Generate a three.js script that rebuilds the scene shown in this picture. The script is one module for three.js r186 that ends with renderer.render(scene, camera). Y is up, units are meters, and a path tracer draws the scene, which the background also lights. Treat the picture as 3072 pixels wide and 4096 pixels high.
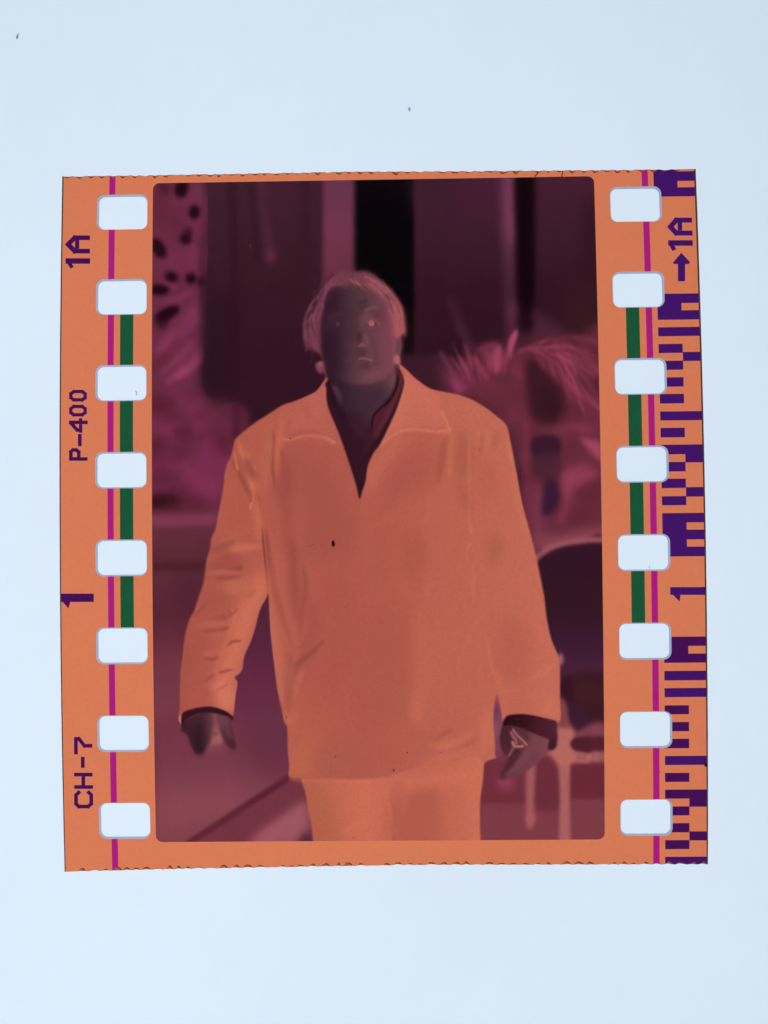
import * as THREE from 'three';
import { RectAreaLightUniformsLib } from 'three/addons/lights/RectAreaLightUniformsLib.js';

// One frame of 35 mm colour negative lying on a lit light table, seen from above. Built at real size: metres, MM = one millimetre.
const MM = 0.001;
const scene = new THREE.Scene();

// ---------- camera, light, exposure ----------
const LIFT = 0.19;                                     // how far the film's upper face lies above the table at its two resting edges (mm)
const camera = new THREE.PerspectiveCamera(63.6, 0.75, 0.004, 5);
{
  const ax = -0.0209027, ay = 0.0128785, az = -0.0106231;
  const R = new THREE.Matrix4().makeRotationX(ax).multiply(new THREE.Matrix4().makeRotationY(ay)).multiply(new THREE.Matrix4().makeRotationZ(az));
  const e = R.elements, row = (i) => [e[i], e[i + 4], e[i + 8]];
  const world = ([a, b, c]) => new THREE.Vector3(a, -c, b);
  const down = world(row(1)), ahead = world(row(2));
  camera.position.set(0.737172 * MM, (45 + LIFT) * MM, 0.984648 * MM);
  camera.up.copy(down).negate();
  camera.lookAt(camera.position.clone().addScaledVector(ahead, 0.045));
}
const renderer = new THREE.WebGLRenderer({ antialias: true });
renderer.toneMapping = THREE.LinearToneMapping;
renderer.toneMappingExposure = 1;
renderer.shadowMap.enabled = true;
scene.background = new THREE.Color().setRGB(0.04, 0.04, 0.042);   // the dim room around the table

RectAreaLightUniformsLib.init();
const TABLE = { x: -30, z: 45, w: 150, h: 200, gap: 15 };         // light table, mm
const BACKLIGHT = [0.675, 0.79, 0.905];                           // colour of the bare glowing surface
const lamp = new THREE.RectAreaLight(new THREE.Color().setRGB(0.745, 0.873, 1), 1.0, TABLE.w * MM, TABLE.h * MM);
lamp.name = 'light_table_lamp';
lamp.position.set(TABLE.x * MM, -(TABLE.gap - 0.3) * MM, TABLE.z * MM);
lamp.lookAt(TABLE.x * MM, 1, TABLE.z * MM);
scene.add(lamp);

// ---------- helpers ----------
function rng(seed) { let s = seed | 0; return () => { s = (s + 0x6d2b79f5) | 0; let t = Math.imul(s ^ (s >>> 15), 1 | s); t = (t + Math.imul(t ^ (t >>> 7), 61 | t)) ^ t; return ((t ^ (t >>> 14)) >>> 0) / 4294967296; }; }
const lin = (c) => { c /= 255; return c <= 0.04045 ? c / 12.92 : Math.pow((c + 0.055) / 1.055, 2.4); };
function tag(o, label, category, group, kind) {
  if (label) o.userData.label = label;
  if (category) o.userData.category = category;
  if (group) o.userData.group = group;
  if (kind) o.userData.kind = kind;
  return o;
}
const shadowed = (m) => { m.castShadow = m.receiveShadow = true; return m; };
// dye: how much of each colour the film lets through, from the colour it has on the lit table
const dye = (r, g, b) => new THREE.Color().setRGB(...[r, g, b].map((c, i) => Math.min(1, lin(c) / BACKLIGHT[i])));

// ---------- film geometry (film millimetres: u across, v along) ----------
const CURL = 0.512, HALF = 18.85, THICK = 0.15;
const place = (u, v, drop = 0) => [u * MM, (CURL * (1 - (v / HALF) ** 2) + LIFT - drop) * MM, (v - (4 * CURL * CURL / HALF ** 4) * v ** 3 / 6) * MM];
// The markings were measured on a scan of the film; this undoes that scan's lens and the film's curl.
const CU = [0.17141, -0.20063, -0.00612, -0.00216, 17.51122, -0.15046, 0.20765, -0.0899, 0.0057, 0.00048];
const CV = [0.34553, 18.8569, -0.17191, 0.23491, 0.18922, -0.09974, 0.00883, -0.001, 0.0006, 0.00001];
function film([px, py]) {
  const x = (px - 1536) / 1300, y = (py - 2070) / 1400, t = [1, y, y * y, y ** 3, x, x * y, x * y * y, x * x, x * x * y, x ** 3];
  let u = 0, v = 0;
  for (let i = 0; i < 10; i++) { u += CU[i] * t[i]; v += CV[i] * t[i]; }
  return [u, v];
}
const scan = (ox, oy, s) => (flat) => { const r = []; for (let i = 0; i < flat.length; i += 2) r.push([ox + flat[i] / s, oy + flat[i + 1] / s]); return r; };
const rect = (u0, v0, u1, v1) => [[u0, v0], [u1, v0], [u1, v1], [u0, v1]];
function rounded(u0, v0, u1, v1, r, n = 7) {
  const p = [];
  for (const [cu, cv, a] of [[u1 - r, v0 + r, -90], [u1 - r, v1 - r, 0], [u0 + r, v1 - r, 90], [u0 + r, v0 + r, 180]])
    for (let i = 0; i <= n; i++) { const t = (a + 90 * i / n) * Math.PI / 180; p.push([cu + r * Math.cos(t), cv + r * Math.sin(t)]); }
  return p;
}
function bar(a, b, w) {                                 // a straight stroke from a to b, as a quad
  const dx = b[0] - a[0], dy = b[1] - a[1], l = Math.hypot(dx, dy), nx = -dy / l * w / 2, ny = dx / l * w / 2;
  return [[a[0] + nx, a[1] + ny], [b[0] + nx, b[1] + ny], [b[0] - nx, b[1] - ny], [a[0] - nx, a[1] - ny]];
}

// Regions: later ones lie over earlier ones. The sheet is cut along them so that each is a mesh of its own, edge to edge.
const regions = [];
const region = (name, polys, material, label, part) => { const r = { name, polys, material, label, part, tri: [] }; regions.push(r); return r; };

function cutSheet(list, holes) {
  const all = [...list.map((r, i) => ({ polys: r.polys, i })), { polys: holes, i: -1 }];
  const edges = [], stops = new Set();
  let polyCount = 0;
  const owner = [];
  for (const { polys, i } of all) for (const poly of polys) {
    const id = polyCount++;
    owner.push(i);
    for (let k = 0; k < poly.length; k++) {
      const a = poly[k], b = poly[(k + 1) % poly.length], v0 = Math.round(a[1] * 2000) / 2000, v1 = Math.round(b[1] * 2000) / 2000;
      stops.add(v0);
      if (v0 !== v1) edges.push(v0 < v1 ? { v0, v1, u0: a[0], u1: b[0], id } : { v0: v1, v1: v0, u0: b[0], u1: a[0], id });
    }
  }
  const vs = [...stops].sort((a, b) => a - b), ys = [];
  for (let k = 0; k < vs.length; k++) {
    ys.push(vs[k]);
    if (k + 1 < vs.length) { const n = Math.ceil((vs[k + 1] - vs[k]) / 0.35); for (let j = 1; j < n; j++) ys.push(vs[k] + (vs[k + 1] - vs[k]) * j / n); }
  }
  edges.sort((a, b) => a.v0 - b.v0);
  const at = (e, v) => e.u0 + (e.u1 - e.u0) * (v - e.v0) / (e.v1 - e.v0);
  let next = 0, live = [];
  for (let k = 0; k + 1 < ys.length; k++) {
    const a = ys[k], b = ys[k + 1], m = (a + b) / 2;
    while (next < edges.length && edges[next].v0 < m) live.push(edges[next++]);
    live = live.filter((e) => e.v1 > m);
    const xs = live.map((e) => ({ e, x: at(e, m) })).sort((p, q) => p.x - q.x);
    const inside = new Uint8Array(polyCount);
    let from = null, label = -2;
    const pick = () => { let best = -2; for (let p = 0; p < polyCount; p++) if (inside[p]) { if (owner[p] === -1) return -2; if (owner[p] > best) best = owner[p]; } return best; };
    for (const { e } of xs) {
      inside[e.id] ^= 1;
      const now = pick();
      if (now === label) continue;
      if (label >= 0) {
        const l0 = at(from, a), l1 = at(from, b), r0 = Math.max(l0, at(e, a)), r1 = Math.max(l1, at(e, b));
        if (r0 - l0 > 1e-7 || r1 - l1 > 1e-7) list[label].tri.push([l0, a, r0, a, r1, b], [l0, a, r1, b, l1, b]);
      }
      from = e; label = now;
    }
  }
}
const FRAME = { u0: -12.375, u1: 11.86, v0: -18.235, v1: 17.8 };
function sheetGeometry(tris, drop) {
  const n = tris.length * 3, pos = new Float32Array(n * 3), nor = new Float32Array(n * 3), uv = new Float32Array(n * 2);
  let i = 0;
  for (const t of tris) for (let k = 0; k < 3; k++, i++) {
    const u = t[(2 - k) * 2], v = t[(2 - k) * 2 + 1];
    pos.set(place(u, v, drop), i * 3);
    const s = 2 * CURL * v / HALF ** 2, l = Math.hypot(1, s);
    nor.set([0, 1 / l, s / l], i * 3);
    uv.set([(u - FRAME.u0) / (FRAME.u1 - FRAME.u0), 1 - (v - FRAME.v0) / (FRAME.v1 - FRAME.v0)], i * 2);
  }
  return new THREE.BufferGeometry().setAttribute('position', new THREE.BufferAttribute(pos, 3)).setAttribute('normal', new THREE.BufferAttribute(nor, 3)).setAttribute('uv', new THREE.BufferAttribute(uv, 2));
}
function wallGeometry(poly, flare) {                    // the cut side of the sheet along a closed outline; flare moves its foot outwards
  const n = poly.length, pos = [], idx = [];
  let area = 0;
  for (let i = 0; i < n; i++) { const a = poly[i], b = poly[(i + 1) % n]; area += a[0] * b[1] - b[0] * a[1]; }
  const sgn = area > 0 ? 1 : -1;
  for (let i = 0; i < n; i++) {
    const a = poly[(i + n - 1) % n], p = poly[i], b = poly[(i + 1) % n], dx = b[0] - a[0], dy = b[1] - a[1], l = Math.hypot(dx, dy) || 1;
    pos.push(...place(p[0], p[1], 0.0005), ...place(p[0] + sgn * dy / l * flare, p[1] - sgn * dx / l * flare, THICK));
    const j = (i + 1) % n;
    idx.push(i * 2, j * 2, i * 2 + 1, j * 2, j * 2 + 1, i * 2 + 1);
  }
  const g = new THREE.BufferGeometry().setAttribute('position', new THREE.Float32BufferAttribute(pos, 3));
  g.setIndex(idx); g.computeVertexNormals();
  return g;
}

// ---------- the exposed picture: a negative image in dye, painted flat ----------
function paintPicture() {
  const W = 860, H = Math.round(W * (FRAME.v1 - FRAME.v0) / (FRAME.u1 - FRAME.u0));
  const canvas = document.createElement('canvas');
  canvas.width = W; canvas.height = H;
  const K = W / (FRAME.u1 - FRAME.u0);
  let g = canvas.getContext('2d');
  const C = (p) => { const [u, v] = film(p); return [(u - FRAME.u0) * K, (v - FRAME.v0) * K]; };
  const css = (c, a = 1) => `rgba(${c[0]},${c[1]},${c[2]},${a})`;
  const SC = K / 73;                                    // canvas pixels per scan pixel
  const rnd = rng(11);
  function trace(pts, closed, sharp) {
    const q = pts.map(C), n = q.length;
    g.beginPath();
    g.moveTo(...q[0]);
    if (sharp) { for (let i = 1; i < n; i++) g.lineTo(...q[i]); if (closed) g.closePath(); return; }
    const m = closed ? n : n - 1, at = (i) => closed ? q[(i + n) % n] : q[Math.max(0, Math.min(n - 1, i))];
    for (let i = 0; i < m; i++) {
      const a = at(i - 1), b = at(i), c = at(i + 1), d = at(i + 2), k = 1 / 6;
      g.bezierCurveTo(b[0] + (c[0] - a[0]) * k, b[1] + (c[1] - a[1]) * k, c[0] - (d[0] - b[0]) * k, c[1] - (d[1] - b[1]) * k, c[0], c[1]);
    }
    if (closed) g.closePath();
  }
  const soft = (blur) => { g.filter = blur ? `blur(${(blur * SC).toFixed(2)}px)` : 'none'; };
  function fill(pts, color, { blur = 2, a = 1, sharp = false } = {}) { soft(blur); g.fillStyle = typeof color === 'function' ? color() : Array.isArray(color) ? css(color, a) : color; trace(pts, true, sharp); g.fill(); soft(0); }
  function line(pts, w, color, { blur = 2, a = 1, sharp = false } = {}) { soft(blur); g.strokeStyle = css(color, a); g.lineWidth = w * SC; g.lineCap = 'round'; g.lineJoin = 'round'; trace(pts, false, sharp); g.stroke(); soft(0); }
  function fold(pts, w, color, { blur = 2, a = 1 } = {}) { // a crease: widest in the middle, running out at both ends
    const q = pts.map(C), n = q.length, at = (i) => q[Math.max(0, Math.min(n - 1, i))], mid = [];
    for (let i = 0; i + 1 < n; i++) for (let k = 0; k < 8; k++) {
      const t = k / 8, A = at(i - 1), B = at(i), D = at(i + 1), E = at(i + 2), f = (j) => 0.5 * (2 * B[j] + (D[j] - A[j]) * t + (2 * A[j] - 5 * B[j] + 4 * D[j] - E[j]) * t * t + (3 * B[j] - A[j] - 3 * D[j] + E[j]) * t * t * t);
      mid.push([f(0), f(1)]);
    }
    mid.push(q[n - 1]);
    const L = [], R = [];
    mid.forEach((p, i) => {
      const b = mid[Math.max(0, i - 1)], c = mid[Math.min(mid.length - 1, i + 1)], dx = c[0] - b[0], dy = c[1] - b[1], l = Math.hypot(dx, dy) || 1, h = w * SC * 0.62 * Math.pow(Math.sin(Math.PI * (0.02 + 0.96 * i / (mid.length - 1))), 0.7);
      L.push([p[0] - dy / l * h, p[1] + dx / l * h]); R.unshift([p[0] + dy / l * h, p[1] - dx / l * h]);
    });
    soft(blur); g.fillStyle = css(color, a); g.beginPath(); g.moveTo(...L[0]);
    for (const p of [...L.slice(1), ...R]) g.lineTo(...p);
    g.closePath(); g.fill(); soft(0);
  }
  function spot([x, y], rx, ry, color, { blur = 8, a = 1, turn = 0 } = {}) { const [cx, cy] = C([x, y]); soft(blur); g.fillStyle = css(color, a); g.beginPath(); g.ellipse(cx, cy, rx * SC, ry * SC, turn * Math.PI / 180, 0, 7); g.fill(); soft(0); }
  const ramp = (p, q, ...stops) => () => { const a = C(p), b = C(q), gr = g.createLinearGradient(...a, ...b); for (const [t, c] of stops) gr.addColorStop(t, css(c)); return gr; };
  const within = (pts, draw, sharp) => { g.save(); trace(pts, true, sharp); g.clip(); draw(); g.restore(); };
  // blotches of out-of-focus leaves
  function leaves(x0, y0, x1, y1, n, colors, { r = 40, blur = 14, a = 0.35, turn = 0, spread = 40, long = 1.8 } = {}) {
    for (let i = 0; i < n; i++) {
      const c = colors[Math.floor(rnd() * colors.length)], s = r * (0.5 + rnd());
      spot([x0 + (x1 - x0) * rnd(), y0 + (y1 - y0) * rnd()], s * long, s, c, { blur: blur * (0.6 + 0.8 * rnd()), a: a * (0.5 + rnd()), turn: turn + spread * (rnd() * 2 - 1) });
    }
  }
  const a = scan(600, 680, 2.074), b = scan(1650, 680, 2.074), h = scan(1000, 900, 2.074), c = scan(600, 1400, 2.074), d = scan(1400, 1400, 1.6265), e = scan(600, 2100, 2.074), f = scan(1500, 2400, 1.746), k = scan(700, 2650, 1.8433);
  const one = (z, x, y) => z([x, y])[0];

  // wall behind
  g.fillStyle = css([57, 25, 37]); g.fillRect(0, 0, W, H);
  fill([[800, 650], [1300, 650], [1300, 1800], [800, 1800]], ramp([1050, 700], [1050, 1700], [0, [64, 31, 46]], [0.3, [57, 26, 37]], [0.6, [52, 21, 33]], [1, [46, 17, 28]]), { blur: 14, sharp: true });
  fill(a([430, 1000, 650, 1050, 690, 1300, 700, 1800, 430, 1800]), [38, 18, 27], { blur: 50, a: 0.7 });
  fill(a([652, 0, 700, 0, 722, 900, 735, 1800, 680, 1800, 665, 800]), [46, 14, 25], { blur: 14, a: 0.75 });
  fill(a([560, 0, 640, 0, 650, 900, 610, 900]), [60, 30, 44], { blur: 20, a: 0.5 });
  fill(a([825, 0, 872, 0, 905, 500, 935, 760, 890, 740, 850, 400]), [45, 17, 28], { blur: 12, a: 0.75 });
  fill(a([880, -20, 940, -20, 975, 350, 1040, 720, 980, 760, 930, 500]), [84, 40, 58], { blur: 18, a: 0.75 });
  spot(one(a, 1000, 715), 20, 28, [100, 52, 68], { blur: 14, a: 0.6 });
  fill(a([960, -20, 1220, -20, 1230, 420, 1010, 420]), [66, 30, 46], { blur: 30, a: 0.6 });
  fill(a([1255, -20, 1320, -20, 1310, 900, 1265, 900]), [50, 22, 33], { blur: 14, a: 0.7 });
  // pale strip and black doorway
  fill([[1292, 650], [1424, 650], [1424, 1130], [1380, 1180], [1290, 1180]], ramp([1350, 700], [1350, 1180], [0, [100, 52, 76]], [0.45, [112, 52, 74]], [0.8, [104, 48, 66]], [1, [84, 38, 54]]), { blur: 10, sharp: true });
  fill([[1422, 650], [1655, 650], [1662, 1200], [1660, 1420], [1420, 1420]], ramp([1540, 700], [1540, 1420], [0, [13, 4, 11]], [0.3, [6, 3, 5]], [0.75, [8, 3, 6]], [1, [26, 9, 16]]), { blur: 11, sharp: true });
  // wall on the right
  fill([[1660, 650], [2420, 650], [2420, 1420], [1665, 1420]], ramp([2000, 700], [2000, 1420], [0, [68, 30, 48]], [0.35, [60, 27, 40]], [0.65, [50, 19, 31]], [1, [46, 17, 28]]), { blur: 8, sharp: true });
  fill(b([30, 0, 280, 0, 280, 300, 30, 300]), [58, 30, 42], { blur: 30, a: 0.8 });
  fill(b([300, 0, 360, 0, 360, 900, 310, 900]), [60, 24, 44], { blur: 18, a: 0.7 });
  fill(b([380, 0, 730, 0, 730, 380, 380, 380]), [70, 30, 50], { blur: 40, a: 0.6 });
  fill(b([735, -20, 850, -20, 862, 560, 868, 1150, 770, 1150, 745, 560]), ramp(one(b, 800, 60), one(b, 800, 1150), [0, [106, 52, 80]], [0.4, [108, 54, 76]], [0.65, [80, 38, 58]], [1, [66, 32, 44]]), { blur: 16 });
  fill(b([790, -20, 848, -20, 858, 520, 800, 560]), [114, 56, 82], { blur: 10, a: 0.7 });
  fill(b([856, -20, 1000, -20, 1015, 600, 1000, 1150, 880, 1160, 862, 600]), [24, 5, 13], { blur: 12 });
  fill(b([905, -20, 975, -20, 985, 1100, 905, 1100]), [18, 3, 9], { blur: 12 });
  fill(b([780, 1130, 865, 1130, 870, 1500, 800, 1500]), [96, 44, 64], { blur: 18, a: 0.8 });
  fill(b([1300, 1000, 1540, 900, 1545, 1350, 1280, 1350]), [58, 26, 34], { blur: 30, a: 0.7 });
  fill(b([1420, 300, 1540, 300, 1545, 900, 1440, 900]), [46, 17, 28], { blur: 24, a: 0.7 });
  line(b([310, 1080, 400, 1280, 490, 1480]), 26, [78, 34, 52], { blur: 14, a: 0.7 });
  fill(b([1000, 1170, 1120, 1230, 1260, 1340, 1250, 1420, 900, 1430, 960, 1300]), [82, 38, 56], { blur: 22, a: 0.8 });
  spot(one(b, 942, 1272), 30, 38, [30, 7, 16], { blur: 14 });

  // shrubs on the right: arching fronds out of focus
  const q = scan(1700, 1250, 2.2125);
  fill(q([120, 420, 220, 500, 330, 440, 420, 380, 500, 310, 640, 275, 740, 300, 850, 310, 1000, 265, 1150, 232, 1380, 208, 1700, 210, 1700, 2100, 850, 2100, 860, 1500, 700, 1000, 400, 760, 200, 720]), [102, 41, 57], { blur: 22 });
  within(q([-100, -100, 1700, -100, 1700, 2100, -100, 2100]), () => {
    leaves(1960, 1450, 2400, 2150, 60, [[126, 50, 72], [88, 34, 50], [120, 46, 68]], { r: 22, blur: 14, a: 0.3, turn: 40, spread: 40, long: 2 });
    for (const [x, y, rx, ry, col, al] of [[350, 520, 36, 40, [108, 42, 64], 0.8], [310, 660, 20, 34, [150, 58, 104], 0.8], [400, 600, 30, 26, [120, 46, 74], 0.7], [690, 600, 40, 22, [94, 38, 50], 0.7], [620, 850, 60, 36, [94, 36, 52], 0.6], [820, 1190, 22, 22, [92, 36, 56], 0.8], [1310, 880, 44, 28, [90, 35, 47], 0.7], [1310, 1170, 24, 28, [94, 36, 48], 0.8], [1450, 1590, 44, 48, [96, 37, 52], 0.85], [1380, 1810, 40, 24, [94, 36, 50], 0.7], [1540, 640, 14, 46, [74, 22, 33], 0.9], [1450, 1020, 40, 22, [122, 44, 78], 0.7], [1150, 1950, 40, 26, [98, 40, 58], 0.7]])
      spot(one(q, x, y), rx, ry, col, { blur: 15, a: al });
    for (const [p, w, col, al, bl] of [[[290, 120, 380, 270, 440, 380], 18, [72, 33, 48], 0.8, 9], [[140, 355, 210, 470, 250, 560, 300, 640], 17, [116, 52, 76], 0.75, 8], [[250, 600, 300, 680], 22, [140, 56, 96], 0.7, 10], [[440, 400, 500, 490, 548, 590], 13, [152, 60, 92], 0.8, 7], [[480, 340, 540, 300, 620, 285], 24, [132, 54, 78], 0.7, 10], [[560, 600, 620, 660], 24, [112, 44, 68], 0.7, 12], [[840, 345, 900, 320, 1000, 285, 1100, 262], 15, [142, 58, 80], 0.8, 8], [[1050, 300, 1120, 345, 1190, 390, 1275, 455], 10, [146, 60, 84], 0.85, 6], [[1100, 330, 1160, 420, 1240, 500], 18, [58, 21, 33], 0.85, 9], [[1170, 290, 1230, 330, 1280, 370], 15, [82, 33, 45], 0.8, 8], [[1230, 290, 1350, 355, 1450, 430, 1540, 530], 20, [148, 60, 85], 0.8, 9], [[1300, 350, 1400, 440, 1500, 540], 22, [124, 50, 68], 0.7, 10], [[1480, 310, 1520, 360, 1550, 430], 18, [86, 33, 45], 0.8, 8], [[1150, 232, 1350, 222, 1550, 262], 14, [128, 52, 72], 0.7, 8], [[990, 400, 1100, 500, 1250, 620, 1420, 745, 1570, 870], 24, [142, 58, 84], 0.8, 10], [[1180, 640, 1350, 790, 1550, 950], 28, [112, 44, 62], 0.7, 12], [[1300, 560, 1420, 640, 1540, 730], 20, [94, 36, 50], 0.7, 10], [[1200, 1030, 1300, 1010, 1430, 1030], 26, [134, 54, 76], 0.7, 12], [[900, 950, 905, 1200, 900, 1420], 20, [120, 45, 68], 0.75, 10], [[700, 720, 900, 740], 40, [98, 39, 54], 0.6, 16], [[1010, 1560, 1000, 1800, 990, 2060], 26, [120, 60, 76], 0.7, 11], [[900, 1550, 960, 1800], 40, [124, 50, 72], 0.6, 16], [[1260, 1560, 1250, 1700, 1200, 1850], 26, [140, 56, 80], 0.6, 12]])
      line(q(p), w, col, { blur: bl, a: al });
    for (let i = 0; i < 34; i++) {                      // thin arching leaves to the right
      const t = rnd(), x0 = 860 + 260 * rnd(), y0 = 300 + 90 * rnd(), x1 = 1150 + 430 * rnd(), y1 = 330 + 620 * t + 60 * rnd(), bow = 60 + 90 * rnd();
      fold(q([x0, y0, (x0 + x1) / 2 + 20, (y0 + y1) / 2 - bow, x1, y1]), 5 + 8 * rnd(), i % 3 ? [156, 64, 92] : [76, 28, 42], { blur: 4 + 3 * rnd(), a: 0.3 + 0.3 * rnd() });
    }
    for (let i = 0; i < 22; i++) {                      // and upright ones to the left
      const x0 = 330 + 420 * rnd(), y0 = 640 - 160 * rnd(), lean = (x0 - 640) * 0.45 + 60 * (rnd() - 0.5);
      fold(q([x0, y0, x0 + lean * 0.4, y0 - 110, x0 + lean, y0 - 190 - 70 * rnd()]), 5 + 9 * rnd(), i % 4 ? [150, 62, 92] : [84, 33, 48], { blur: 4 + 3 * rnd(), a: 0.3 + 0.3 * rnd() });
    }
    fill(q([890, 430, 970, 400, 1060, 510, 1180, 640, 1240, 770, 1220, 900, 1160, 970, 1060, 990, 940, 920, 900, 700]), [58, 23, 35], { blur: 15 });
    fill(q([1040, 700, 1140, 720, 1180, 840, 1140, 920, 1070, 900]), [50, 18, 29], { blur: 16, a: 0.8 });
    fill(q([950, 1112, 1180, 1104, 1195, 1240, 1120, 1320, 965, 1290]), [56, 23, 41], { blur: 9 });
    fill(q([955, 1280, 1180, 1250, 1195, 1470, 1070, 1500, 945, 1430]), [74, 33, 48], { blur: 12, a: 0.9 });
    fill(q([1075, 1480, 1195, 1510, 1195, 1650, 1130, 1770, 1040, 1790, 1050, 1600]), [56, 25, 47], { blur: 11 });
    fill(q([1215, 1430, 1320, 1370, 1430, 1360, 1540, 1420, 1420, 1510, 1300, 1560, 1220, 1640]), [150, 61, 88], { blur: 16, a: 0.85 });
    fill(q([1375, 1108, 1470, 1125, 1570, 1160, 1570, 1320, 1470, 1240]), [166, 70, 99], { blur: 11, a: 0.9 });
    fill(q([736, 262, 768, 190, 818, 150, 812, 230, 778, 320, 756, 420, 740, 340]), [162, 70, 102], { blur: 6 });
    fill(q([584, 420, 610, 320, 650, 288, 676, 340, 682, 440, 668, 515, 616, 525]), [152, 64, 92], { blur: 9 });
    fill(q([1000, 1960, 1200, 1960, 1420, 1900, 1700, 1900, 1700, 2030, 1300, 2030, 1040, 2140]), [138, 68, 82], { blur: 18, a: 0.75 });
  });
  // chair at the right edge
  fill(d([1216, 1372, 1280, 1308, 1380, 1276, 1500, 1262, 1660, 1258, 1660, 2100, 1300, 2100]), ramp([2300, 2190], [2300, 2740], [0, [50, 20, 36]], [0.45, [50, 21, 33]], [0.72, [60, 26, 50]], [1, [76, 34, 54]]), { blur: 6 });
  line(d([1195, 1378, 1225, 1340, 1300, 1288, 1400, 1254, 1500, 1238, 1660, 1234]), 20, [160, 88, 92], { blur: 7 });
  line(d([1220, 1318, 1330, 1262, 1450, 1228, 1660, 1215]), 24, [140, 72, 84], { blur: 12, a: 0.6 });
  fill(f([1270, 360, 1310, 400, 1320, 470, 1300, 560, 1290, 860, 1340, 900, 1330, 780, 1310, 660, 1320, 520, 1400, 470, 1620, 440, 1620, 560, 1300, 560]), [74, 32, 54], { blur: 14, a: 0.8 });
  spot(one(f, 1296, 415), 11, 24, [182, 108, 122], { blur: 7, a: 0.9 });
  fill(f([1310, 540, 1620, 520, 1620, 920, 1400, 920, 1330, 800, 1300, 650]), [60, 25, 34], { blur: 14 });
  fill(f([1315, 560, 1360, 540, 1390, 650, 1350, 720, 1310, 690]), [50, 18, 34], { blur: 10 });
  fill(f([1340, 760, 1400, 730, 1480, 800, 1520, 900, 1400, 910]), [58, 26, 50], { blur: 14, a: 0.8 });
  fill(f([1400, 600, 1600, 620, 1600, 700, 1420, 690]), [70, 30, 36], { blur: 20, a: 0.6 });
  fill(f([1290, 860, 1345, 880, 1400, 920, 1620, 905, 1620, 1720, 1270, 1720, 1270, 1000]), [126, 62, 74], { blur: 10 });
  fill(f([1280, 700, 1330, 740, 1350, 860, 1390, 930, 1380, 1080, 1300, 1090, 1270, 980]), [150, 84, 92], { blur: 10, a: 0.9 });
  fill(f([1372, 1005, 1400, 962, 1500, 955, 1620, 960, 1620, 1050, 1480, 1056, 1400, 1045]), [84, 31, 43], { blur: 7 });
  fill(f([1280, 1065, 1620, 1065, 1620, 1132, 1360, 1134, 1300, 1130]), [150, 86, 88], { blur: 8, sharp: true });
  for (const x of [1390, 1450, 1500, 1545]) line(f([x, 1070, x, 1128]), 14, [172, 104, 100], { blur: 6, a: 0.6 });
  // floor behind the right hand
  fill(f([730, 1100, 900, 1050, 1280, 1080, 1300, 1720, 700, 1720]), ramp(one(f, 1000, 1060), one(f, 1000, 1700), [0, [112, 46, 60]], [0.46, [112, 46, 58]], [0.54, [108, 42, 54]], [0.58, [122, 58, 68]], [1, [124, 58, 68]]), { blur: 8, sharp: true });
  fill(f([820, 640, 900, 640, 900, 1120, 800, 1120]), ramp(one(f, 850, 660), one(f, 850, 1120), [0, [150, 74, 92]], [0.25, [112, 56, 80]], [0.5, [136, 72, 92]], [1, [112, 54, 72]]), { blur: 5, sharp: true });
  fill(f([1340, 1140, 1390, 1140, 1620, 1140, 1620, 1400, 1350, 1400]), [104, 40, 52], { blur: 10, sharp: true });
  fill(f([1350, 1410, 1620, 1410, 1620, 1720, 1350, 1720]), [122, 58, 68], { blur: 10, sharp: true });
  fill(f([1130, 1170, 1190, 1100, 1240, 1110, 1290, 1200, 1280, 1400, 1130, 1400]), [108, 44, 56], { blur: 14, a: 0.8 });
  line(f([1200, 1075, 1260, 1120, 1310, 1200]), 34, [150, 86, 90], { blur: 9, a: 0.8 });
  fill(f([1290, 1100, 1350, 1110, 1352, 1300, 1358, 1720, 1290, 1720, 1300, 1300]), [164, 94, 94], { blur: 8, sharp: true });
  fill(f([1290, 880, 1380, 920, 1370, 1130, 1280, 1120]), [166, 98, 96], { blur: 10, a: 0.9 });
  line(f([1098, 1165, 1092, 1350, 1088, 1520]), 30, [150, 76, 84], { blur: 9, a: 0.9 });
  spot(one(f, 1088, 1535), 17, 22, [172, 96, 98], { blur: 8, a: 0.8 });
  spot(one(f, 915, 1280), 34, 24, [150, 68, 92], { blur: 14, a: 0.8 });

  const w = scan(1950, 2800, 4.1475);
  fill(w([1195, 0, 1290, 60, 1300, 250, 1340, 380, 1400, 470, 1300, 490, 1195, 480]), [130, 62, 66], { blur: 8 });
  fill(w([1190, 470, 1300, 480, 1400, 500, 1440, 600, 1380, 700, 1380, 800, 1480, 880, 1680, 880, 1680, 1030, 1450, 1030, 1360, 1090, 1340, 1250, 1210, 1250, 1140, 1060, 1000, 880, 1050, 840, 1160, 760, 1175, 600]), [178, 101, 93], { blur: 8 });
  fill(w([1480, 890, 1680, 890, 1680, 1010, 1490, 1015]), [160, 92, 92], { blur: 7, a: 0.9, sharp: true });
  for (const x of [1520, 1610]) line(w([x, 895, x, 1010]), 9, [146, 76, 80], { blur: 5, a: 0.7 });
  fill(w([1375, 730, 1420, 650, 1540, 615, 1720, 610, 1720, 865, 1540, 850, 1420, 815]), [80, 30, 42], { blur: 6 });
  fill(w([1440, 545, 1720, 520, 1720, 600, 1500, 600]), [120, 56, 74], { blur: 7, a: 0.9 });
  fill(w([830, 1040, 960, 930, 1050, 950, 1150, 1080, 1190, 1200, 1170, 1420, 1180, 1800, 790, 1800, 800, 1250]), [106, 45, 56], { blur: 9, a: 0.9 });
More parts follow.
